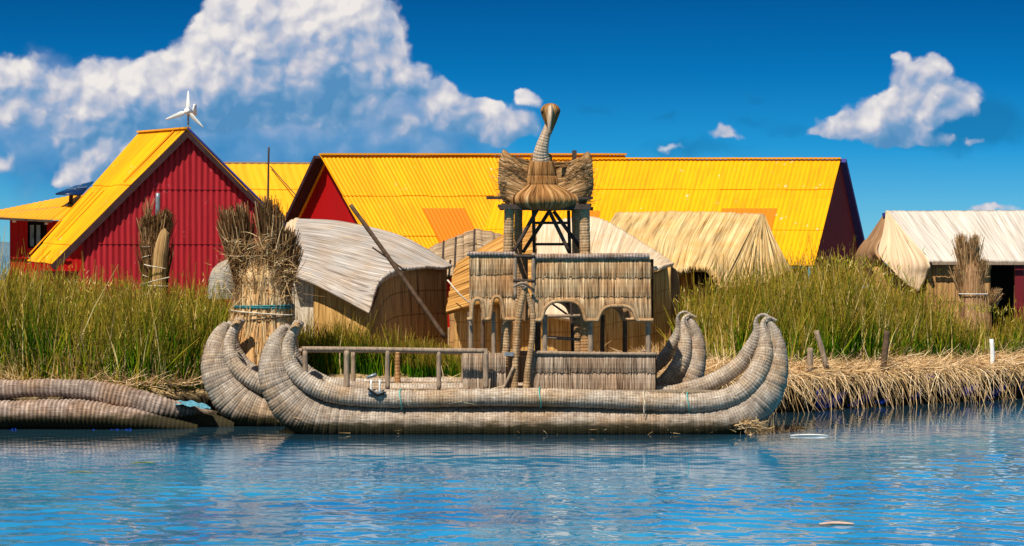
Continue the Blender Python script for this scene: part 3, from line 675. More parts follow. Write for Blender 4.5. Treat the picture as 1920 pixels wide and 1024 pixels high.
# ------------------------------------------------------------------ bird of woven reeds
BY = 41.45
M['bird'] = reed_mat('bird_reed', (.33, .155, .05), (.035, .016, .008), (.66, .42, .20), across=42, along=1.8, gap=.42, bump=1.0, tone=(.75, .6, .5))
M['birdstraw'] = straw_mat('bird_straw', [(0, (.05, .024, .010)), (.5, (.22, .12, .05)), (1, (.55, .38, .22))], .05)
M['birdneck'] = reed_mat('bird_neck_reed', (.46, .32, .21), (.13, .075, .04), (.70, .55, .41), axis='u', across=36, along=2.5, gap=.36, bump=.8)
bird = thing('bird_sculpture', 'woven brown reed bird with raised wings sitting on top of the boat tower', 'bird sculpture', at(1024, 372, BY))
def lathe(prof, Y, seg=64, ripple=.0, dyf=1.0, bulges=(), seed=0, fine=5):
    """prof: list (py, cx_px, rx_px); returns grid P,U ; cross-section is an ellipse"""
    A = spline([(a, b, c) for a, b, c in prof], len(prof)*fine)
    a = np.linspace(0, 2*math.pi, seg+1); s = Y/F
    P = np.zeros((len(A), seg+1, 3)); U = np.zeros((len(A), seg+1, 2))
    rp = np.array([math.sin(x*23+seed)+.6*math.sin(x*37+2*seed)+.5*math.sin(x*61) for x in a]); rp[-1] = rp[0]
    for i, (py, cx, rx) in enumerate(A):
        r = rx*s*(1+ripple*rp)
        P[i, :, 0] = xat(cx, Y)+r*np.cos(a); P[i, :, 1] = Y+r*dyf*np.sin(a); P[i, :, 2] = zat(py, Y)
        U[i, :, 0] = a*.35; U[i, :, 1] = (A[0, 0]-py)*s
    return P, U
prof_old = [(395, 1022, 4), (393, 1022, 40), (388, 1022, 58), (378, 1022, 66), (362, 1022, 66), (350, 1021, 58), (338, 1020, 48), (331, 1019, 40), (327, 1019, 41), (318, 1018, 41), (310, 1017, 37), (304, 1016, 31), (301, 1016, 30), (296, 1015, 27), (291, 1015, 20), (288, 1015, 15)]
prof = [(396, 1022, 4), (394, 1022, 36), (391, 1022, 54), (385, 1022, 66), (376, 1022, 70), (367, 1021, 66), (359, 1020, 55), (353, 1018, 43), (348, 1017, 35), (347, 1016, 32), (345, 1016, 33), (337, 1016, 31.5), (331, 1015, 29.5), (330, 1015, 27), (328, 1015, 28), (316, 1015, 26.5), (304, 1015, 23), (302, 1015, 19.5), (300, 1015, 20), (293, 1015, 19.5), (289, 1015, 17)]
P, U = lathe(prof, BY, seg=240, ripple=.0, dyf=.95, seed=2)
rp = vnoise(np.arange(241)*.9, 5)-.5; rp[-1] = rp[0]; c_ = P.mean(1, keepdims=True); P = c_+(P-c_)*(1+.05*rp[None, :, None]); MB().grid(P, U).build('body', M['bird'], bird)
nk = MB(); 
nk.tube([at(x, y, BY+d) for x, y, d in ((1015, 300, -.05), (1015, 284, -.12), (1020, 262, -.16), (1027, 242, -.16), (1033, 224, -.12), (1035, 212, -.10))], [.19, .145, .108, .09, .09, .11], seg=24, ring=.05, ringa=.09, seed=3)
nk.build('neck', M['birdneck'], bird)
hd = MB(); hc = at(1032, 209, BY-.16)
th = np.linspace(0, math.pi, 18); ph = np.linspace(0, 2*math.pi, 29)
Pn = np.zeros((18, 29, 3)); Un = np.zeros((18, 29, 2))
for i, t in enumerate(th):
    for j, f in enumerate(ph):
        x, y, z = math.sin(t)*math.cos(f), math.sin(t)*math.sin(f), math.cos(t)
        w = .195*(1 if z > 0 else 1+.72*z); k = 1+.03*math.sin(9*f)*math.sin(t)
        Pn[i, j] = hc+np.array([x*w*k, y*.22*k*(1 if z > 0 else 1+.3*z)-(0 if z > 0 else .16*z*z), z*(.16 if z > 0 else .46)]); Un[i, j] = (f*.18, t*.18)
hd.grid(Pn, Un); hd.build('head', M['bird'], bird)
bk = [at(1032, 202, BY-.34), at(1031, 220, BY-.50), at(1030, 238, BY-.56), at(1029, 255, BY-.56)]
MB().tube(bk, [.055, .05, .035, .012], seg=14, flat=1.5).build('beak', M['birdneck'], bird)
for sx in (-1, 1):
    c = hc+np.array([sx*.155, -.10, -.02]); MB().tube([c+np.array([-sx*.03, 0, 0]), c+np.array([sx*.015, -.02, 0])], [.035, .03], seg=10).build('eye', M['black'], bird)
def wing(pts_grid, sd, name='wing'):
    cur = [[at(x, y, Y) for x, y, Y in row] for row in pts_grid]
    r = lambda u, v: .009*(vnoise(v*24+1.2*np.sin(u*3.4), sd)-.5)*2+.016*(vnoise(v*62+2*np.sin(u*5), sd+2)-.5)
    P, U = loft(cur, 60, 130, r)
    MB().grid(P, U).build(name, M['wing'], bird, solid=.09)
M['wing'] = reed_mat('wing_reed', (.28, .15, .06), (.025, .013, .007), (.60, .40, .22), axis='u', across=34, along=2.2, gap=.42, bump=1.2)
for m_, xs_ in ((0, (938, 958, 982, 1002)), (1, (1109, 1088, 1062, 1036))):
    f_ = lambda i, dx, y, dy: (xs_[i]+dx*(1 if m_ == 0 else -1), y+(4*m_ if y < 330 else 0), BY+dy)
    wing([[f_(0, 6, 282, .30), f_(1, 0, 296, .15), f_(2, 0, 312, .05), f_(3, 0, 318, .05)], [f_(0, 1, 300, .12), f_(1, 0, 312, -.05), f_(2, 0, 326, -.05), f_(3, 0, 336, 0)],
          [f_(0, -1, 340, 0), f_(1, 0, 348, -.2), f_(2, 0, 354, -.2), f_(3, 0, 360, -.08)], [f_(0, 4, 366, .02), f_(1, 2, 372, -.26), f_(2, 0, 376, -.3), f_(3, 0, 379, -.1)], [f_(0, 15, 381, .05), f_(1, 8, 386, -.15), f_(2, 0, 387, -.12), f_(3, 0, 388, 0)]], 3+6*m_)
g = np.random.default_rng(5); Ab = np.array(prof)[::-1]; nb = 260; py = g.uniform(300, 372, nb); fa = g.uniform(math.pi, 2*math.pi, nb); rr_ = np.interp(py, Ab[:, 0], Ab[:, 2])*BY/F
m = MB(); Ps = np.stack([xat(1018, BY)+rr_*np.cos(fa)*1.02, BY+rr_*.97*np.sin(fa), zat(py, BY)], -1)
straws(m, Ps, np.stack([np.cos(fa)*.25, np.sin(fa)*.25-.05, -np.ones(nb)], -1)+g.normal(size=(nb, 3))*.14, g.uniform(.06, .20, nb), .014, seed=6, curl=.2)
for sg in (-1, 1):
  m = MB(); nw = 260; sx_ = np.full(nw, sg); wx = 1022+sx_*g.uniform(34, 84, nw); wy = g.uniform(300, 384, nw)
  straws(m, np.stack([xat(wx, BY), np.full(nw, BY-.20), zat(wy, BY)], -1), np.stack([sx_, np.zeros(nw), .25+g.normal(size=nw)*.3], -1), g.uniform(.08, .24, nw), .013, seed=7, curl=.35)
  m.build('wing_straw', M['birdstraw'], bird)
# tail and back between the wings
wing([[(945, 286, BY+.5), (985, 300, BY+.75), (1030, 304, BY+.85), (1070, 302, BY+.75), (1106, 290, BY+.5)], [(941, 330, BY+.45), (985, 332, BY+.8), (1030, 332, BY+.9), (1070, 332, BY+.8), (1109, 330, BY+.45)], [(945, 378, BY+.4), (985, 384, BY+.6), (1030, 386, BY+.7), (1070, 384, BY+.6), (1104, 376, BY+.4)]], 14, 'tail')

# ------------------------------------------------------------------ old bundles lying along the left bank
ob = thing('reed_float', 'two long dark wrapped reed bundles floating side by side at the left bank', 'reed float', (-9.5, 42.2, 0))
def pxtube(pts, **kw): return MB().tube([at(x, y, Y) for x, y, Y, r in pts], [r*Y/F for x, y, Y, r in pts], **kw)
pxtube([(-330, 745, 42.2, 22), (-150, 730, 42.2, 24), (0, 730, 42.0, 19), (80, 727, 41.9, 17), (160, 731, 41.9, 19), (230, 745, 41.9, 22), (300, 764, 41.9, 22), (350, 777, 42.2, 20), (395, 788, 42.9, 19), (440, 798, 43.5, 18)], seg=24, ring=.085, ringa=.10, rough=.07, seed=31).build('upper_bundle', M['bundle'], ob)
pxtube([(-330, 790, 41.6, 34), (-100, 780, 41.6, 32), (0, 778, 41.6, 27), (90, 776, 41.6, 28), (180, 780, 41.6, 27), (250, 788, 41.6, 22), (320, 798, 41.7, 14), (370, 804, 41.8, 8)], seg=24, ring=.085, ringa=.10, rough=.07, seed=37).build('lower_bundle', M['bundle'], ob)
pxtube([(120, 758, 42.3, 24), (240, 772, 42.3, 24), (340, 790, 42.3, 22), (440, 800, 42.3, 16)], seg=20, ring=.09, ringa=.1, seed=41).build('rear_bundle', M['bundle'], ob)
for (x0, x1, y0) in ((-12, 30, 800), (162, 246, 802)):
    q = np.linspace(x0, x1, 40); tp_ = y0+7*vnoise(q*.16, 3)+3*vnoise(q*.6, 5)
    P = np.stack([np.stack([xat(q, 41.3), 41.31+.02*np.sin(q*.7+k), zat(tp_+(818-tp_)*k/4, 41.3)], -1) for k in range(5)]); MB().grid(P).build('blue_tarp', M['tarp'], ob)
P, U = loft([[at(330, 752, 42.2), at(360, 752, 42.2), at(392, 760, 42.1)], [at(328, 758, 41.75), at(360, 762, 41.7), at(395, 768, 41.7)]], 10, 6, lambda u, v: .02*np.sin(u*24+v*9))
M['tealtarp'] = plain_mat('faded_tarp', (.10, .30, .40), .5, 14, .6)
MB().grid(P, U).build('faded_tarp', M['tealtarp'], ob)

# ------------------------------------------------------------------ reed sheaves
M['sheaf'] = reed_mat('sheaf_reeds', (.62, .39, .18), (.20, .10, .04), (.86, .70, .46), across=13, along=.7, gap=.34, bump=1.0, tone=(1, .8, .6))
def sheaf(lab, Y, prof, tufts, rope=None, n=260, plume_len=.5, stray=300, sd=0, mat='sheaf', omat='goldstraw', tmat='plume'):
    cx = prof[0][1]
    t = thing('reed_sheaf', lab, 'reed sheaf', (xat(cx, Y), Y, ground_z(xat(cx, Y), Y)), 'bound reed sheaves standing on the island')
    P, U = lathe(prof, Y, seg=90, ripple=.03, seed=sd, fine=4); MB().grid(P, U).build('stalks', M[mat], t)
    s = Y/F
    # loose stalks over the bound body
    g = np.random.default_rng(sd+77); A = np.array(prof)[::-1]; m = MB(); nb = int(n*2.2)
    py = g.uniform(prof[-2][0]-6, prof[0][0], nb); fa = g.uniform(0, 2*math.pi, nb); rx = np.interp(py, A[:, 0], A[:, 2])*s*1.02; cxx = xat(np.interp(py, A[:, 0], A[:, 1]), Y)
    up_ = np.interp(py-25, A[:, 0], A[:, 2])*s*1.02
    Ps = np.stack([cxx+rx*np.cos(fa), Y+rx*np.sin(fa), zat(py, Y)], -1); Ds = np.stack([(up_-rx)*np.cos(fa), (up_-rx)*np.sin(fa), np.full(nb, 25*s)], -1)
    straws(m, Ps, Ds+g.normal(size=(nb, 3))*.022, g.uniform(.35, .95, nb), .028, seed=sd+60, curl=.05, R=g.beta(2, 2, nb)); m.build('outer_stalks', M[omat], t)
    for k, (x0, y0, x1, y1, r0, r1) in enumerate(tufts):
        a = at(x0, y0, Y); b = at(x1, y1, Y); g = np.random.default_rng(sd*10+k)
        if k % 2: a = a+np.array([0, .15, 0])
        m = MB(); q = unit(g.normal(size=(n, 3)))*np.array([1, 1, .2])*(g.random((n, 1))**.5)
        d = (b-a)+q*r1*s-q*r0*s*.3+g.normal(size=(n, 3))*.03
        straws(m, a+q*r0*s, d, np.linalg.norm(b-a)*g.uniform(.7, 1.05, n), .016, seed=sd+k, curl=.10, segs=4, taper=False)
        # feathery heads
        nf = n*3; q = unit(g.normal(size=(nf, 3)))*np.array([1, 1, .2])*(g.random((nf, 1))**.5)
        e = a+(b-a)*g.uniform(.55, 1.0, (nf, 1))+q*r1*s
        straws(m, e, unit(b-a)+g.normal(size=(nf, 3))*.45, g.uniform(.05, .16, nf), .014, seed=sd+k+50, curl=.3)
        m.build('tuft', M[tmat], t)
    g = np.random.default_rng(sd+5)
    if stray:
        m = MB(); i = g.integers(0, len(tufts), stray); T = np.array(tufts, float)[i]
        px = T[:, 0]+(T[:, 2]-T[:, 0])*g.random(stray)*.7+g.normal(size=stray)*14; py = T[:, 1]+(T[:, 3]-T[:, 1])*g.random(stray)*.7
        Ps = np.stack([xat(px, Y), Y-.15-g.random(stray)*.35, zat(py, Y)], -1)
        straws(m, Ps, g.normal(size=(stray, 3))*np.array([1, .3, .9]), g.uniform(.15, .42, stray), .014, seed=sd+9, curl=.6, segs=4)
        m.build('loose_straw', M['goldstraw'], t)
        m = MB(); i = g.integers(0, len(tufts), stray*2); T = np.array(tufts, float)[i]; f_ = g.random(stray*2)*.62
        px = T[:, 0]+(T[:, 2]-T[:, 0])*f_+g.normal(size=stray*2)*(T[:, 4]*.6); py = T[:, 1]+(T[:, 3]-T[:, 1])*f_*.8
        straws(m, np.stack([xat(px, Y), Y-.05-g.random(stray*2)*.35, zat(py, Y)], -1), g.normal(size=(stray*2, 3))*np.array([.8, .4, .9])+np.array([0, 0, .4]), g.uniform(.15, .5, stray*2), .018, seed=sd+19, curl=.7, segs=4)
        m.build('dark_tangle', M[tmat], t)
    if rope:
        for (py, rx, mt, tilt) in rope:
            a = np.linspace(0, 2*math.pi, 40); cxr = np.interp(py, [p[0] for p in prof][::-1], [p[1] for p in prof][::-1])
            pts = [(xat(cxr, Y)+rx*s*math.cos(q), Y+rx*s*math.sin(q), zat(py, Y)+tilt*math.cos(q)) for q in a]
            MB().tube(pts, .02 if mt == 'teal' else .013, seg=7, n=100, rough=.15).build('rope', M[mt], t)
    return t
sheaf('tallest reed sheaf with dark plumes and a teal rope behind the left prows', 44.0,
      [(745, 482, 84), (700, 485, 78), (640, 489, 67), (600, 492, 57), (572, 494, 53), (555, 494, 51), (535, 492, 46), (515, 490, 46), (500, 490, 34), (490, 490, 6)],
      [(456, 545, 426, 402, 14, 7), (468, 540, 450, 396, 13, 7), (482, 555, 482, 478, 24, 15), (503, 540, 500, 384, 14, 7), (512, 540, 516, 398, 12, 6), (524, 560, 541, 440, 13, 7), (530, 560, 550, 466, 12, 6), (497, 570, 494, 486, 32, 18)],
      rope=[(573, 55.5, 'teal', .01), (576, 55.5, 'teal', -.01), (586, 59, 'cream_string', -.05), (597, 60, 'dwood', .06), (640, 66, 'dwood', -.10), (655, 67, 'dwood', .08), (690, 73, 'dwood', -.08)], n=520, stray=620, sd=3)
M['stalk'] = reed_mat('bound_stalk', (.46, .27, .11), (.12, .06, .025), (.70, .48, .24), across=22, along=1.2, gap=.42, bump=1.0)
M['brownstraw'] = straw_mat('brown_straw', [(0, (.16, .08, .03)), (.5, (.36, .20, .09)), (1, (.62, .42, .22))], .1)
s2 = sheaf('thin pair of bound reed stalks in front of the red gable wall', 52.0,
      [(600, 283, 13), (560, 282, 12), (520, 281, 11), (490, 280, 12), (462, 279, 13), (440, 277, 8), (430, 277, 2)],
      [(279, 480, 272, 412, 10, 7), (284, 468, 292, 410, 9, 8), (300, 480, 311, 400, 11, 8), (297, 600, 300, 450, 13, 13), (284, 600, 280, 450, 11, 11)],
      rope=[(520, 13, 'cream_string', -.06), (463, 14, 'cream_string', 0), (480, 14, 'cream_string', .05)], n=420, stray=0, sd=8, mat='stalk', omat='brownstraw')
P, U = lathe([(600, 299, 15), (560, 298, 14), (520, 298, 12.5), (490, 300, 13), (465, 303, 13), (440, 307, 9), (428, 308, 2)], 51.8, seg=60, ripple=.04, seed=5); MB().grid(P, U).build('stalks', M['stalk'], s2)
for py, r_, tl_ in ((527, 26, -.09), (536, 22, .01), (500, 20, .05)):
    a = np.linspace(0, 2*math.pi, 40); MB().tube([(xat(291, 51.8)+r_*.01295*math.cos(q), 51.8+.26*math.sin(q), zat(py, 51.8)+tl_*math.cos(q)*-1) for q in a], .016, seg=6, n=90, rough=.2).build('cord', M['cream_string'], s2)
s3 = sheaf('shaggy reed sheaf tied with white cord in front of the white-roofed hut', 52.5,
      [(620, 1828, 32), (585, 1826, 27), (550, 1824, 22), (525, 1822, 18), (500, 1820, 13), (490, 1820, 4)],
      [(1814, 545, 1801, 446, 10, 6), (1822, 535, 1828, 450, 9, 6), (1810, 570, 1797, 505, 9, 7), (1832, 560, 1842, 492, 10, 7), (1824, 600, 1820, 500, 14, 10), (1844, 600, 1868, 548, 8, 9)],
      rope=[(551, 27, 'white', 0)], n=240, stray=0, sd=12, mat='brown_mat', omat='brownstraw', tmat='brownstraw')
def single_post(lab, x, y0, y1, Y, r, mat='wood', dx=0, name='pole', cat='pole', group=None):
    a = at(x, y0, Y); b = at(x+dx, y1, Y)
    o = MB().tube([a, (a+b)/2+np.array([.01, 0, 0]), b], [r, r, r*.9], seg=12, rough=.05, seed=int(x)).build(name, M[mat], base=(a[0], Y, min(a[2], b[2])))
    tag(o, lab, cat, group); return o
single_post('grey metal pole rising out of the thin left reed sheaf', 292, 560, 362, 52.1, .06, 'steel', 4)
single_post('short wooden pole sticking up from the shaggy right reed sheaf', 1827, 600, 440, 52.6, .075, 'wood', 2)
single_post('very thin dark mast standing between the red gable house and the long yellow roof', 497, 640, 276, 60, .03, 'dwood', 7, 'mast', 'mast')
G = 'mooring posts on the right bank'
single_post('grey post leaning left on the right bank', 1550, 690, 620, 46.75, .06, 'wood', -20, 'mooring_post', 'post', G)
single_post('straight brown post in the middle of the right bank', 1655, 695, 620, 47.85, .07, 'bwood', 8, 'mooring_post', 'post', G)
single_post('short stump just right of the large right prow', 1517, 700, 652, 46.45, .07, 'wood', 2, 'mooring_post', 'post', G)
single_post('short white painted post near the far end of the right bank', 1861, 690, 636, 49.95, .055, 'white', -2, 'mooring_post', 'post', G)
pl = single_post('long dark punting pole leaning over the grey-roofed hut', 835, 634, 384, 46.4, .05, 'bwood', -178, 'punting_pole', 'pole')
single_post('thin dark stick lying against the grey reed roof', 760, 508, 464, 46.9, .02, 'dwood', -62, 'stick', 'stick')

# ------------------------------------------------------------------ huts
def reedwall(parent, x0, Y0, x1, Y1, top, bot, mat, seed=0, name='wall', nv=10):
    tp = top if isinstance(top, (list, tuple)) else (top, top)
    if isinstance(tp[0], tuple): c1 = [at(px, py, Y0+(Y1-Y0)*(px-x0)/(x1-x0)) for px, py in tp]
    else: c1 = [at(x0, tp[0], Y0), at(x1, tp[1], Y1)]
    zb0 = zat(bot, Y0) if bot else ground_z(xat(x0, Y0), Y0)-.05
    zb1 = zat(bot, Y1) if bot else ground_z(xat(x1, Y1), Y1)-.05
    c2 = [(q[0], q[1], zb0+(zb1-zb0)*i/(len(c1)-1)) for i, q in enumerate(c1)]
    L = np.linalg.norm(np.array(c1[-1])-c1[0])
    nu = max(8, int(L/.02))
    P, U = loft([c1, c2], nu, nv, lambda u, v: .012*(vnoise(u*30, seed)-.5)*2+.02*np.sin(v*15)**2)
    U = U.copy(); U[..., 0] += seed*1.3
    return MB().grid(P, U).build(name, M[mat], parent, solid=.06)
def roofpatch(parent, curves, mat, name='roof', nu=90, nv=60, amp=.03, seed=0, solid=.12, axis='v', freq=9, swav=0):
    cur = [[at(*p) for p in c] for c in curves]
    def d(u, v):
        a, b = (u, v) if axis == 'v' else (v, u)
        return amp*(vnoise(a*freq+.4*np.sin(b*.9), seed)-.5)*2+amp*.5*(vnoise(a*freq*2.7, seed+1)-.5)+swav*np.sin(a*3+seed)
    P, U = loft(cur, nu, nv, d)
    return MB().grid(P, U).build(name, M[mat], parent, solid=solid)
HG = 'reed huts on the island'
# grey-roofed hut
h = thing('reed_hut', 'reed hut with a weathered grey curved roof, left of the boat cabin', 'hut', (xat(690, 48.5), 48.5, .95), HG)
roofpatch(h, [[(558, 413, 52), (640, 418, 52), (740, 441, 51.6), (800, 470, 51.3), (847, 501, 51)],
              [(553, 428, 51.2), (630, 440, 51), (720, 463, 50.5), (790, 492, 50.2), (828, 503, 50)],
              [(548, 455, 50), (620, 474, 49.8), (700, 497, 49.3), (752, 506, 49), (775, 503, 49)],
              [(544, 488, 49), (605, 508, 48.7), (665, 532, 48.3), (700, 540, 48), (718, 520, 48)],
              [(541, 517, 48.3), (590, 534, 48.1), (640, 560, 47.8), (675, 579, 47.6), (692, 588, 47.5)]], 'grey_roof', axis='u', amp=.016, freq=20, nu=120, nv=100, solid=.07, swav=.012, seed=3)
roofpatch(h, [[(560, 412, 52.1), (548, 416, 52.3), (538, 424, 52.5)], [(552, 470, 50.0), (538, 462, 50.6), (528, 452, 51.2)], [(541, 518, 48.6), (535, 510, 49.2), (532, 500, 50)]], 'peach', 'roof_end', nu=14, nv=30, amp=.02, seed=9)
reedwall(h, 538, 48.95, 590, 48.6, (503, 522), None, 'wall_pale', 1); reedwall(h, 589, 48.5, 694, 47.9, [(589, 522), (640, 548), (694, 578)], None, 'wall_orange', 2)
reedwall(h, 693, 47.95, 836, 50.6, [(693, 586), (703, 560), (716, 524), (735, 508), (760, 503), (800, 501), (836, 502)], None, 'wall_brown', 3)
# orange-roofed hut
h = thing('reed_hut', 'reed hut with a steep orange-brown roof just left of the boat cabin', 'hut', (xat(930, 49), 49, .95), HG)
roofpatch(h, [[(858, 494, 50.0), (900, 468, 50.8), (950, 440, 51.5), (1005, 425, 52.0)], [(846, 535, 48.9), (900, 512, 49.4), (950, 490, 49.8), (1005, 475, 50.2)], [(836, 588, 47.9), (890, 573, 48.1), (945, 566, 48.3), (1010, 560, 48.4)]], 'orange_roof', axis='u', amp=.03, freq=11, nu=80, nv=60, seed=5)
MB().tube([at(839, 525, 47.8), at(860, 550, 47.7), at(885, 572, 47.8)], .018, seg=6).build('cord', M['cream_string'], h)
reedwall(h, 852, 48.7, 1000, 49.0, 570, None, 'wall_orange', 4)
reedwall(h, 845, 49.0, 853, 48.8, 560, None, 'wall_brown', 6)
# cream-roofed hut behind the cabin
h = thing('reed_hut', 'reed hut with a pale cream roof directly behind the boat cabin', 'hut', (xat(1110, 49), 49, .95), HG)
roofpatch(h, [[(1000, 430, 51.8), (1045, 416, 52), (1118, 411, 52), (1185, 446, 51.6), (1263, 497, 51)],
              [(1000, 480, 50.2), (1060, 480, 50.4), (1125, 480, 50.4), (1190, 488, 50.4), (1252, 499, 50.2)],
              [(1000, 540, 48.8), (1050, 548, 48.6), (1110, 545, 48.5), (1170, 520, 48.9), (1235, 502, 49.6)],
              [(1005, 590, 47.9), (1040, 594, 47.8), (1088, 600, 47.8), (1130, 570, 48.2), (1200, 508, 49.0)]], 'cream_roof', amp=.012, freq=18, seed=8, nu=110, nv=60, solid=.1)
reedwall(h, 1002, 48.4, 1112, 48.3, 588, None, 'wall_orange', 7)
reedwall(h, 1111, 48.35, 1256, 50.2, (560, 500), None, 'wall_orange', 8)
roofpatch(h, [[(1248, 496, 51.2), (1263, 503, 51.1), (1270, 520, 51.2)], [(1252, 560, 51), (1264, 562, 51.1), (1272, 565, 51.2)], [(1255, 600, 51), (1262, 612, 51.1), (1266, 622, 51.2)]], 'brown_mat', 'side_mat', nu=10, nv=20, amp=.02, seed=4)
# tan thatched hut
h = thing('reed_hut', 'low hut with a shaggy tan thatch roof, right of the bird tower', 'hut', (xat(1300, 55.5), 55.5, .98), HG)
roofpatch(h, [[(1152, 404, 57.2), (1290, 402, 57.2), (1424, 406, 57.2)], [(1125, 450, 55.4), (1260, 452, 55.2), (1392, 468, 55.3)], [(1105, 505, 53.8), (1262, 511, 53.5), (1300, 505, 53.5), (1332, 510, 53.4), (1350, 543, 53.2)]], 'tan_roof', axis='v', amp=.022, freq=16, seed=6, nu=420, nv=50, solid=.16)
roofpatch(h, [[(1422, 405, 57.2), (1425, 405, 57.25), (1428, 407, 57.3)], [(1390, 468, 55.4), (1422, 462, 56.1), (1452, 456, 56.8)], [(1349, 545, 53.2), (1412, 540, 54.6), (1480, 512, 56.6)]], 'tan_roof', 'roof_hip', axis='v', amp=.035, freq=13, seed=12, nu=160, nv=40, solid=.16)
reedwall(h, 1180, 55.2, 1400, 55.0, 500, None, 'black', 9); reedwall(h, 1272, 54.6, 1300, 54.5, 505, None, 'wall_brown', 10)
# woven lattice hut
h = thing('reed_hut', 'small hut of dark woven matting peeking up between the grey and orange roofs', 'hut', (xat(865, 54), 54, .98), HG)
roofpatch(h, [[(798, 470, 53.5), (845, 450, 54), (892, 431, 54.5)], [(800, 520, 52.6), (850, 520, 52.9), (900, 520, 53.2)]], 'lattice', axis='v', amp=.03, freq=8, seed=15, nu=50, nv=40)
roofpatch(h, [[(891, 431, 54.5), (915, 436, 54.6), (945, 444, 54.7)], [(899, 520, 53.2), (930, 520, 53.6), (960, 520, 54)]], 'lattice', 'roof_side', axis='v', amp=.03, freq=8, seed=16, nu=30, nv=40)
for x, y0, y1 in ((832, 452, 512), (855, 445, 512), (890, 430, 512)): MB().tube([at(x, y0, 53.0), at(x-3, y1, 52.2)], .025, seg=6).build('pole', M['dwood'], h)
# white-roofed hut
h = thing('reed_hut', 'large hut with a smooth white reed roof and dark doorway at the right edge', 'hut', (xat(1830, 56), 56, .98), HG)
roofpatch(h, [[(1664, 398, 57.5), (1800, 398, 57.5), (2060, 397, 57.5)], [(1742, 491, 53.6), (1860, 491, 53.6), (2100, 491, 53.6)]], 'white_roof', amp=.010, freq=12, seed=2, nu=120, nv=30, solid=.1)
roofpatch(h, [[(1662, 397, 57.5), (1664, 397, 57.5), (1665, 398, 57.5)], [(1657, 436, 56.4), (1680, 440, 56), (1704, 445, 55.5)], [(1648, 475, 55.6), (1690, 488, 54.8), (1741, 491, 53.6)], [(1668, 500, 55), (1690, 515, 54.6), (1738, 515, 53.7)], [(1700, 530, 54.4), (1712, 540, 54.2), (1722, 548, 53.9)]], 'peach', 'roof_end', amp=.010, freq=12, seed=3, nu=50, nv=60, solid=.06)
roofpatch(h, [[(1660, 400, 57.6), (1662, 399, 57.6)], [(1632, 440, 58.5), (1656, 440, 56.7)], [(1606, 480, 59.5), (1646, 478, 55.9)], [(1606, 530, 59.5), (1700, 540, 54.9)]], 'brown_mat', 'back_slope', amp=.02, freq=5, seed=4, nu=30, nv=40, solid=.06)
MB().beam(at(1655, 403, 57.4), at(1676, 401, 57.4), .12, .10).build('ridge_cap', M['blue_trim'], h)
MB().beam(at(1664, 397, 57.55), at(2060, 396, 57.55), .09, .05).build('ridge_pole', M['dwood'], h)
MB().beam(at(1748, 494, 53.55), at(2100, 494, 53.55), .05, .07).build('eave_pole', M['wood'], h)
reedwall(h, 1738, 53.85, 1856, 53.85, 492, None, 'wall_brown', 12); reedwall(h, 1640, 56.4, 1739, 53.9, (500, 500), None, 'wall_brown', 19); reedwall(h, 1902, 53.85, 2100, 53.85, 490, None, 'wall_brown', 13)
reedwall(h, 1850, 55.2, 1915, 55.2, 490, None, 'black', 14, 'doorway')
MB().beam(at(1911, 492, 53.72), at(1911, 640, 53.72), .22, .05).build('door_post', M['maroon'], h)
# woven dome
dm = MB(); P, U = lathe([(560, 420, 30), (540, 420, 30), (520, 421, 28), (505, 423, 24), (494, 426, 16), (488, 428, 7), (486, 428, 1)], 50, seg=48, ripple=.01, seed=4)
M['dome'] = wrap_mat('woven_dome', (.40, .36, .31), (.12, .10, .08), (.58, .54, .49), wet_shade=False)
tag(dm.grid(P, U).build('reed_dome', M['dome']), 'small round grey woven dome half hidden behind the tallest sheaf', 'dome')

# ------------------------------------------------------------------ corrugated buildings
def sheet(parent, tl, tr, bl, br, mat, pitch=.15, amp=.016, lap=(.33, .66), name='roof', lift=0, steps=5, th=.02):
    """corrugated sheet: ridge tl-tr, eave bl-br; sheets lapped at the given fractions"""
    tl, tr, bl, br = [np.asarray(q, float) for q in (tl, tr, bl, br)]
    L = max(np.linalg.norm(tr-tl), np.linalg.norm(br-bl)); nu = int(L/pitch*steps)+1
    fr = [0]+list(lap)+[1]; rows = []
    for a, b in zip(fr[:-1], fr[1:]): rows += [(a-.004 if a else 0, 0.0), (b, .022)]
    t = np.linspace(0, 1, nu)[:, None]
    N = unit(np.cross(tr-tl, bl-tl)); N = -N if N[1] > 0 else N
    w = amp*np.cos(t*L/pitch*2*math.pi)
    P = []; U = []
    W_ = np.linalg.norm((bl+br)/2-(tl+tr)/2)
    for f, o in rows:
        a = tl+(bl-tl)*f; b = tr+(br-tr)*f
        P.append(a*(1-t)+b*t+N*(w+o+lift)); U.append(np.c_[t[:, 0]*L, np.full(nu, f*W_)])
    mb = MB(); g_ = np.random.default_rng(nu); x_ = t[:, 0]*L
    for k in range(0, len(P), 2):
        q = np.array(P[k:k+2]); k1 = int(g_.integers(99))
        # each sheet is about a metre wide and sits a little differently; the lower edge is uneven
        q += N*(.012*(vnoise(np.floor(x_/1.05)*7.1+.5, k1))[None, :, None]); q[1] += (bl-tl)/W_*(.05*(vnoise(np.floor(x_/1.05)*3.3+.5, k1+1)-.5))[:, None]
        mb.grid(q, np.array(U[k:k+2]))
    return mb.build(name, M[mat], parent, solid=th, smooth=False)
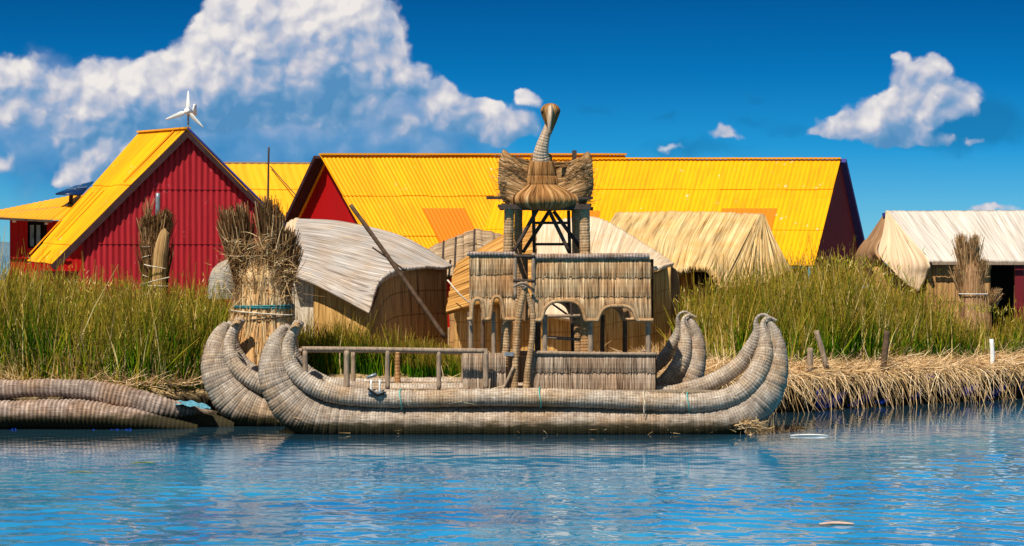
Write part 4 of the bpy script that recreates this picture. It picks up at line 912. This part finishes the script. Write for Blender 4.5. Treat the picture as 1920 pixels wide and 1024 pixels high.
def cwall(parent, A, B, topf, z0, mat, pitch=.14, amp=.012, name='wall', seams=()):
    """vertical corrugated wall under a gable; topf(t)->z"""
    A = np.array(A, float); B = np.array(B, float); L = np.linalg.norm(B-A); n = int(L/pitch*6)+1; t = np.linspace(0, 1, n)
    d = (B-A)/L; N = np.array([d[1], -d[0]]); N = -N if N[1] > 0 else N
    off = amp*np.cos(t*L/pitch*2*math.pi); xy = A+np.outer(t*L, d)+np.outer(off, N)
    top = np.array([topf(q) for q in t]); mb = MB(); zs = sorted(seams, reverse=True)+[z0]; zt = top; k = 0
    for z in zs:
        zb = np.minimum(top, z); o = .018*(len(zs)-k); k += 1
        mb.grid(np.array([np.c_[xy+N*o, zt], np.c_[xy+N*o, zb]]), np.array([np.c_[t*L, top.max()-zt], np.c_[t*L, top.max()-zb]])); zt = np.minimum(top, z+.03)
    return mb.build(name, M[mat], parent, smooth=True)
BG = 'corrugated metal houses behind the huts'
# --- steep red house with the wind turbine
hs = thing('red_house', 'steep red corrugated house with a yellow roof and wind turbine on its ridge', 'house', (xat(350, 64), 64, 1), BG)
ap, el_, er_ = at(352, 242, 62), at(98, 496, 61.4), at(622, 512, 62.6)
bk_ = np.array(at(262, 249, 65.2))-ap
sheet(hs, ap+bk_, ap, el_+bk_*np.array([.72, 1, 1]), el_, 'yellow', .16, .012, lap=(.42, .86))
sheet(hs, ap, ap+bk_, er_, er_+bk_, 'yellow', .16, .012, lap=(.42, .86), name='roof')
for k, (fa, fb, ss) in enumerate(((.02, .40, .22), (.44, .82, .55), (.44, .95, .80), (.88, .99, .45))):      # raised seams
    a = ap+(el_-ap)*fa+bk_*ss; b = ap+(el_-ap)*fb+bk_*ss*np.array([.9, 1, 1]); up = np.array([-.02, -.02, .05]); MB().beam(a+up, b+up, .05, .04).build('roof_seam', M['amber'], hs)
wl, wr = at(153, 500, 61.75)[:2], at(600, 500, 62.9)[:2]
def gtop(t):
    x = wl[0]+(wr[0]-wl[0])*t
    return np.interp(x, [el_[0], ap[0], er_[0]], [el_[2], ap[2], er_[2]])-.10
cwall(hs, wl, wr, gtop, .9, 'red', .17, .022, seams=(zat(458, 62.4), zat(356, 62.4)))
cwall(hs, at(22, 500, 64.4)[:2]+np.array([.35, 0]), wl, lambda t: zat(505, 63)-.05, .9, 'red', .17, .022)
for a, b in ((ap, el_), (ap, er_)): MB().beam(a+np.array([0, .02, -.10]), b+np.array([0, .02, -.10]), .05, .20).build('barge_board', M['dark_trim'], hs)
MB().beam(ap+np.array([0, -.02, .04]), er_+np.array([0, -.02, .04]), .05, .05).build('edge_trim', M['blue_trim'], hs)
for k in range(7):
    f = .12+.12*k; a = ap+(el_-ap)*f+np.array([0, 0, -.14]); MB().beam(a+np.array([0, .02, 0]), a+np.array([0, .4, 0]), .07, .08).build('purlin', M['dark_trim'], hs)
MB().beam(ap+np.array([0, -.03, .03]), ap+bk_+np.array([0, 0, .03]), .2, .05).build('ridge_cap', M['amber'], hs)
# wind turbine on the ridge
wt = thing('wind_turbine', 'small white three-bladed wind turbine on the red house ridge', 'wind turbine', at(353, 243, 62.2))
TY = 62.2
MB().tube([at(353, 246, TY), at(353, 212, TY)], .03, seg=8).build('pole', M['steel'], wt)
MB().tube([at(351, 209, TY-.3), at(351, 209, TY-.2), at(354, 209, TY+.2), at(360, 209, TY+.5)], [.03, .10, .10, .04], seg=14).build('nacelle', M['white'], wt)
def blade(x1, y1, twist):
    hb = at(351, 209, TY-.2); tp = at(x1, y1, TY-.2); d = tp-hb; L = np.linalg.norm(d); d /= L
    sd = np.cross(d, (0, 1, 0)); nn = np.array([0, 1., 0]); c, s_ = math.cos(twist), math.sin(twist); w = sd*c+nn*s_; th = np.cross(d, w)
    P = []
    for f, wd in ((.0, .04), (.12, .06), (.25, .15), (.5, .12), (.8, .08), (.97, .05), (1, .01)):
        cc = hb+d*L*f; ring = [cc+w*wd*q1+th*.018*q2*(1-.5*f) for q1, q2 in ((-.5, 0), (-.2, 1), (.3, .8), (.5, 0), (.3, -.5), (-.2, -.7), (-.5, 0))]; P.append(ring)
    MB().grid(np.array(P)).build('blade', M['white'], wt)
blade(353, 170, .5); blade(311, 224, .2); blade(381, 239, -.5)
MB().tube([at(356, 209, TY+.3), at(364, 214, TY+.8)], .02, seg=6).build('boom', M['white'], wt)
P, U = loft([[at(364, 195, TY+.75), at(368, 195, TY+.95)], [at(360, 213, TY+.7), at(368, 217, TY+1.0)]], 3, 3); MB().grid(P, U).build('tail_vane', M['white'], wt, solid=.03)
# --- small red house on the left edge
hs = thing('red_house', 'small red house with a low yellow roof and window at the left edge', 'house', (xat(60, 72), 72, 1), BG)
sheet(hs, at(-30, 400, 75), at(150, 364, 75), at(-34, 407, 70), at(96, 414, 70), 'amber', .2, .01, lap=(.5,))
sheet(hs, at(150, 364, 75), at(215, 400, 75), at(96, 414, 70), at(200, 416, 70), 'amber', .2, .01, lap=(.5,))
MB().beam(at(-34, 408, 69.95), at(98, 415, 69.95), .04, .07).build('fascia', M['dwood'], hs)
cwall(hs, at(20, 0, 70.8)[:2], at(52, 0, 70.8)[:2], lambda t: zat(412, 70.8), .9, 'redflat', .2, .01)
cwall(hs, at(88, 0, 70.8)[:2], at(175, 0, 70.8)[:2], lambda t: zat(414, 70.8), .9, 'redflat', .2, .01)
cwall(hs, at(52, 0, 70.8)[:2], at(88, 0, 70.8)[:2], lambda t: zat(465, 70.8), .9, 'redflat', .2, .01)
cwall(hs, at(20, 0, 70.8)[:2], at(24, 0, 76)[:2], lambda t: zat(412, 70.8), .9, 'redflat', .2, .01)
wn = MB().beam(at(52, 441, 71.1), at(88, 441, 71.1), .05, .95).build('window', M['black'], hs)
for x in (60, 72): MB().beam(at(x, 422, 70.95), at(x, 462, 70.95), .13, .03, up=(0, 1, 0)).build('pane', M['glass'], wn)
for x, y in ((27, 413), (87, 417)): MB().tube([at(x, y, 70.4), at(x, y+4, 70.4)], .06, seg=8).build('lamp', M['white'], hs)
sp_ = thing('solar_panel', 'dark blue solar panel tilted above the small left roof', 'solar panel', at(132, 375, 73))
P, U = loft([[at(140, 350, 74.5), at(175, 341, 74.5)], [at(104, 364, 72.2), at(152, 366, 72.2)]], 3, 3); MB().grid(P, U).build('panel', M['solar'], sp_, solid=.05)
for a, b in (((122, 357), (163, 353)), ((157, 346), (128, 366))): MB().beam(at(*a, 73.2)+np.array([0, 0, .05]), at(*b, 73.2)+np.array([0, 0, .05]), .02, .02).build('frame_bar', M['steel'], sp_)
MB().tube([at(132, 385, 73), at(134, 362, 73)], .07, seg=8).build('pole', M['dwood'], sp_)
# --- yellow roof between the red house and the long building
hs = thing('yellow_roofed_house', 'plain amber-yellow roof seen between the red gable and the long building', 'house', (xat(520, 80), 80, 1), BG)
sheet(hs, at(380, 306, 82), at(625, 307, 82), at(430, 500, 77), at(700, 500, 77), 'amber', .3, .010, lap=(.27, .6))
MB().beam(at(380, 305, 82), at(625, 306, 82), .15, .06).build('ridge_cap', M['wood'], hs)
cwall(hs, at(440, 0, 77.6)[:2], at(690, 0, 77.6)[:2], lambda t: zat(500, 77), .9, 'redflat', .2, .01)
for (a, b) in (((507, 312), (560, 372)), ((590, 312), (575, 300))): 
    if a[1] == 312 and a[0] == 507: MB().tube([at(*a, 81.6), at(533, 342, 80.6), at(*b, 79.6)], .02, seg=5).build('cable', M['dwood'], hs)
# --- long yellow building, left gable
hs = thing('long_house', 'long house with a bright yellow corrugated roof and deep red left gable', 'house', (xat(850, 72), 72, 1), BG)
tl, tr, bl, br = at(600, 292, 72), at(1172, 292, 76), at(722, 512, 68.5), at(1250, 512, 72.5)
sheet(hs, tl, tr, bl, br, 'yellow2', .145, .012, lap=(.36, .70))
bb = at(496, 512, 75.5); sheet(hs, tr, tl, br+(bb-bl), bb, 'yellow', .15, .02, lap=(.5,), steps=4)
g0, g1 = bl[:2]+np.array([.2, .12]), bb[:2]+np.array([.45, 0]);
def gt2(t):
    x = g0[0]+(g1[0]-g0[0])*t; return np.interp(x, [bb[0], tl[0]+.2, bl[0]], [bb[2], tl[2]-.05, bl[2]])-.1
cwall(hs, g1, g0, lambda t: gt2(1-t), .9, 'redflat', .18, .003)
MB().beam(tl+np.array([0, -.02, -.05]), bb+np.array([0, -.02, -.05]), .42, .13).build('barge_board', M['dark_trim'], hs)
MB().beam(tl+np.array([0, 0, .05]), tr+np.array([0, 0, .05]), .30, .06).build('ridge_cap', M['yellow'], hs)
cwall(hs, bl[:2]+np.array([.2, .5]), br[:2]+np.array([0, .5]), lambda t: bl[2]-.05, .9, 'redflat', .2, .01)
def onroof(tl, tr, bl, br, u0, u1, v0, v1): 
    f = lambda u, v: (tl*(1-u)+tr*u)*(1-v)+(bl*(1-u)+br*u)*v
    return f(u0, v0), f(u1, v0), f(u0, v1), f(u1, v1)
sheet(hs, *onroof(tl, tr, bl, br, .235, .375, .47, .84), 'orange', .145, .009, lap=(), name='translucent_sheet', lift=.035)
# --- second long building, right gable
hs = thing('long_house', 'long house with a bright yellow roof and a dark maroon right gable edged in blue', 'house', (xat(1300, 69), 69, 1), BG)
tl, tr, bl, br = at(946, 300, 70.5), at(1576, 300, 69.5), at(890, 498, 65.5), at(1526, 500, 64.5)
sheet(hs, tl, tr, bl, br, 'yellow', .15, .008, lap=(.30, .68))
bb = at(1622, 500, 73.5)
sheet(hs, tr, tl, bb, bb+(bl-br), 'yellow', .15, .015, lap=(.5,), steps=4)
g0, g1 = br[:2]+np.array([-.1, .12]), bb[:2]+np.array([-.12, 0])
def gt3(t): return (br[2]+(tr[2]-br[2])*min(t, 1-t)*2)-.12
def gt3b(t):
    y = g0[1]+(g1[1]-g0[1])*t; return np.interp(y, [br[1], tr[1], bb[1]], [br[2], tr[2], bb[2]])-.12
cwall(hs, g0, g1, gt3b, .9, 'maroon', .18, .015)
MB().beam(tr+np.array([.03, -.02, -.02]), bb+np.array([.03, -.02, -.02]), .30, .16).build('barge_board', M['blue_trim'], hs)
MB().beam(tl+np.array([0, 0, .05]), tr+np.array([0, 0, .05]), .26, .05).build('ridge_cap', M['yellow'], hs)
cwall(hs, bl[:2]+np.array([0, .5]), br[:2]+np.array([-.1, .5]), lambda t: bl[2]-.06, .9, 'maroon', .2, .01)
sheet(hs, *onroof(tl, tr, bl, br, .690, .850, .485, .93), 'orange', .15, .008, lap=(), name='translucent_sheet', lift=.035)
sheet(hs, *onroof(tl, tr, bl, br, .250, .330, .51, .70), 'orange', .15, .008, lap=(), name='translucent_sheet', lift=.035)
# yellow sill that continues above the second ridge
# ------------------------------------------------------------------ reeds (grass)
def grow(n, px0, px1, Y0, Y1, topf, seed, dry=.0, avoid=None, w=.026, wmin=.35):
    """blades between two photo bearings and depths; topf(px)-> row the tallest blades reach"""
    g = np.random.default_rng(seed); Y = Y0+(Y1-Y0)*g.random(n)**1.15; px = g.uniform(px0, px1, n); x = xat(px, Y)
    keep = Y > edge_y(x)-.05+.95*(x > 4.5)
    clump = vnoise(x*2.1+.6*np.sin(Y*3), seed+21)*.5+vnoise(Y*1.7+x*.8, seed+22)*.5
    keep &= g.random(n) < np.clip(.35+(clump-.35)*3.2, .22, 1)
    if avoid is not None: keep &= ~avoid(x, Y, px)
    x, Y, px = x[keep], Y[keep], px[keep]; n = len(x)
    z = ground_z(x, Y); tops = zat(topf(px), Y); patch = .66+1.05*vnoise(x*1.3+Y*.7, seed)*vnoise(x*.6-Y*1.1, seed+2)
    hh = np.clip(tops-z, .15, 4)*np.where(g.random(n) < .05, 1.13, g.uniform(wmin, 1.0, n)**.6)*np.clip(patch, .66, 1.10)
    gust = np.stack([.10*(vnoise(x*.7, seed+7)-.4)+g.normal(size=n)*(.10+.30*(g.random(n) < .12)), g.normal(size=n)*.14, np.ones(n)], -1)
    hue = np.clip(g.beta(1.6, 2.5, n)+.75*(vnoise(x*1.1+Y*1.9, seed+5)*.6+vnoise(x*2.9-Y*.7, seed+6)*.4-.5)+dry+(g.random(n) < .10)*.4, 0, 1)
    return np.stack([x, Y, z-.03], -1), gust, hh, hue
def in_hut(x, Y, px):
    r = np.zeros(len(x), bool)
    for p0, p1, ya, yb in ((545, 700, 48.0, 60), (690, 850, 48.2, 60), (845, 1262, 48.4, 60), (1130, 1480, 54.2, 62), (1740, 2000, 53.8, 62), (1640, 1760, 55.2, 62), (400, 590, 43.2, 44.9)):
        r |= (px > p0) & (px < p1) & (Y > ya) & (Y < yb)
    return r
mb = MB()
specs = [
 (34000, -160, 445, 42.6, 60, lambda p: np.interp(p, [-200, 0, 60, 150, 260, 330, 400, 445], [505, 512, 525, 536, 542, 548, 545, 565]), .0),
 (16000, -160, 440, 42.5, 44.6, lambda p: np.interp(p, [-200, 0, 120, 260, 440], [660, 650, 640, 600, 600]), .04),
 (7500, 545, 845, 45.0, 47.8, lambda p: np.interp(p, [545, 600, 660, 720, 800, 850], [585, 612, 612, 615, 640, 650]), -.05),
 (1800, 840, 900, 44.9, 46.4, lambda p: np.interp(p, [840, 900], [655, 670]), -.05),
 (40000, 1275, 2080, 48.8, 60, lambda p: np.interp(p, [1275, 1330, 1400, 1470, 1540, 1600, 1660, 1720, 1760, 1820, 1900, 2080], [555, 536, 520, 506, 498, 496, 516, 545, 562, 580, 585, 570]), .10),
 (15000, 1290, 2080, 47.2, 51.5, lambda p: np.interp(p, [1290, 1400, 1500, 1650, 1800, 1900, 2080], [600, 560, 555, 565, 600, 630, 620]), .0),
 (2500, 1262, 1320, 47.0, 50, lambda p: np.interp(p, [1262, 1320], [648, 620]), -.1),
]
for i, (n, a, b, y0, y1, tf, dry) in enumerate(specs):
    P, D, hh, hue = grow(n, a, b, y0, y1, tf, 100+i, dry, in_hut)
    if i == 1: hue = np.clip(hue+np.clip((-6.5-P[:, 0])*.12, 0, .3), 0, 1)
    straws(mb, P, D, hh, .032 if i != 4 else .038, droop=.03, R=hue, curl=.22, seed=200+i, segs=3)
# seed heads
P, D, hh, hue = grow(5200, -160, 440, 44, 56, specs[0][5], 300, 0, in_hut, wmin=.8); a1 = (P, D, hh)
P2_, D2, h2, _ = grow(6500, 1275, 2000, 48.8, 57, specs[4][5], 301, 0, in_hut, wmin=.8)
P = np.r_[P, P2_]; D = np.r_[D, D2]; hh = np.r_[hh, h2]; g = np.random.default_rng(9)
tip = P+D*hh[:, None]*1.0
straws(mb, tip+g.normal(size=tip.shape)*.02, g.normal(size=tip.shape)*.5+np.array([0, 0, 1]), g.uniform(.06, .17, len(tip)), .019, R=np.clip(g.normal(.70, .16, len(tip)), 0, 1), seed=400)
o = mb.build('reed_grass', M['reeds'], base=(0, 45, .9), smooth=False); kind(o, 'stuff', 'tall green and straw-tipped totora reeds growing over the island')

# ------------------------------------------------------------------ cut straw on the banks
mb = MB(); g = np.random.default_rng(21)
def litter(n, x0, x1, d0, d1, seed, ln=(.25, .6), updir=0, fwd=.0, zoff=.03, w=.018, droop=.0):
    g = np.random.default_rng(seed); x = g.uniform(x0, x1, n); d = d0+(d1-d0)*g.random(n); y = edge_y(x)+d; z = ground_z(x, y)+zoff+g.random(n)*.10
    D = np.stack([g.normal(size=n), g.normal(size=n)*.7-fwd, g.normal(size=n)*.22+updir], -1)
    straws(mb, np.stack([x, y, z], -1), D, g.uniform(*ln, n), w, droop=droop, seed=seed, curl=.3, R=np.clip(g.beta(2, 1.6, n), 0, 1))
litter(15000, 3.2, 13.2, -.08, 1.9, 1, fwd=.1, zoff=.02)
litter(900, 4.4, 13.2, -.2, .2, 2, (.35, .75), 0, 1.0, .0, .02, .9)      # hanging over the edge
litter(260, 4.4, 13.0, -.2, .0, 3, (.4, .8), -.6, .8, -.1, .02, .8)
litter(2600, -1.5, 4.2, -.1, 4.0, 4, (.2, .5))
litter(2500, -13, -4.5, -.2, .5, 5, (.25, .7), .35)
litter(2500, -13, -8.2, .2, 1.2, 15, (.4, .9), .9, zoff=.15)
litter(1800, 2.8, 4.6, .2, 4.0, 6, (.2, .5))
o = mb.build('straw_litter', M['straw'], base=(4, 46, .7), smooth=False); kind(o, 'stuff', 'loose pale cut straw covering the bank and hanging over its edge')
# blue tarpaulin scraps tucked under the right bank
xs = np.linspace(6.6, 12.6, 140); yb = edge_y(xs)+.02
lo_ = np.maximum(.03, .28-.45*vnoise(xs*2.3, 4)); hi_ = .30+.42*vnoise(xs*1.9, 6)
P = np.stack([np.stack([xs, yb-.13+.10*np.sin(xs*9+k)+.02*k, lo_+(hi_-lo_)*(1-k/5)], -1) for k in range(6)])
tag(MB().grid(P).build('blue_tarp', M['tarp'], solid=.01), 'ragged blue tarpaulin tucked under the straw bank at right', 'tarpaulin')
# small things afloat
def afloat(lab, name, cat, x0, x1, y, mat, w=.04):
    Y = F*H/(y-HY); mb = MB().tube([(xat(x0, Y), Y, .015), (xat((x0+x1)/2, Y), Y+.03, .025), (xat(x1, Y), Y+.01, .015)], [w*.6, w, w*.5], seg=8, flat=1.4, rough=.15); tag(mb.build(name, M[mat]), lab, cat)
M['leaf'] = plain_mat('floating_weed', (.16, .19, .02), .5, 12, .6); M['pinkwood'] = plain_mat('bare_wood', (.55, .36, .27), .2, 8, .7)
afloat('white stick floating right of the big prow', 'floating_stick', 'stick', 1482, 1554, 818, 'white', .012)
afloat('pinkish stick floating at the lower right of the water', 'floating_stick', 'stick', 1536, 1602, 985, 'pinkwood', .02)
afloat('bright green strip of weed floating below the left bundles', 'floating_weed', 'weed', 246, 292, 870, 'leaf', .010)
afloat('dull green weed floating at the lower left of the water', 'floating_weed', 'weed', 128, 176, 888, 'leaf', .008)
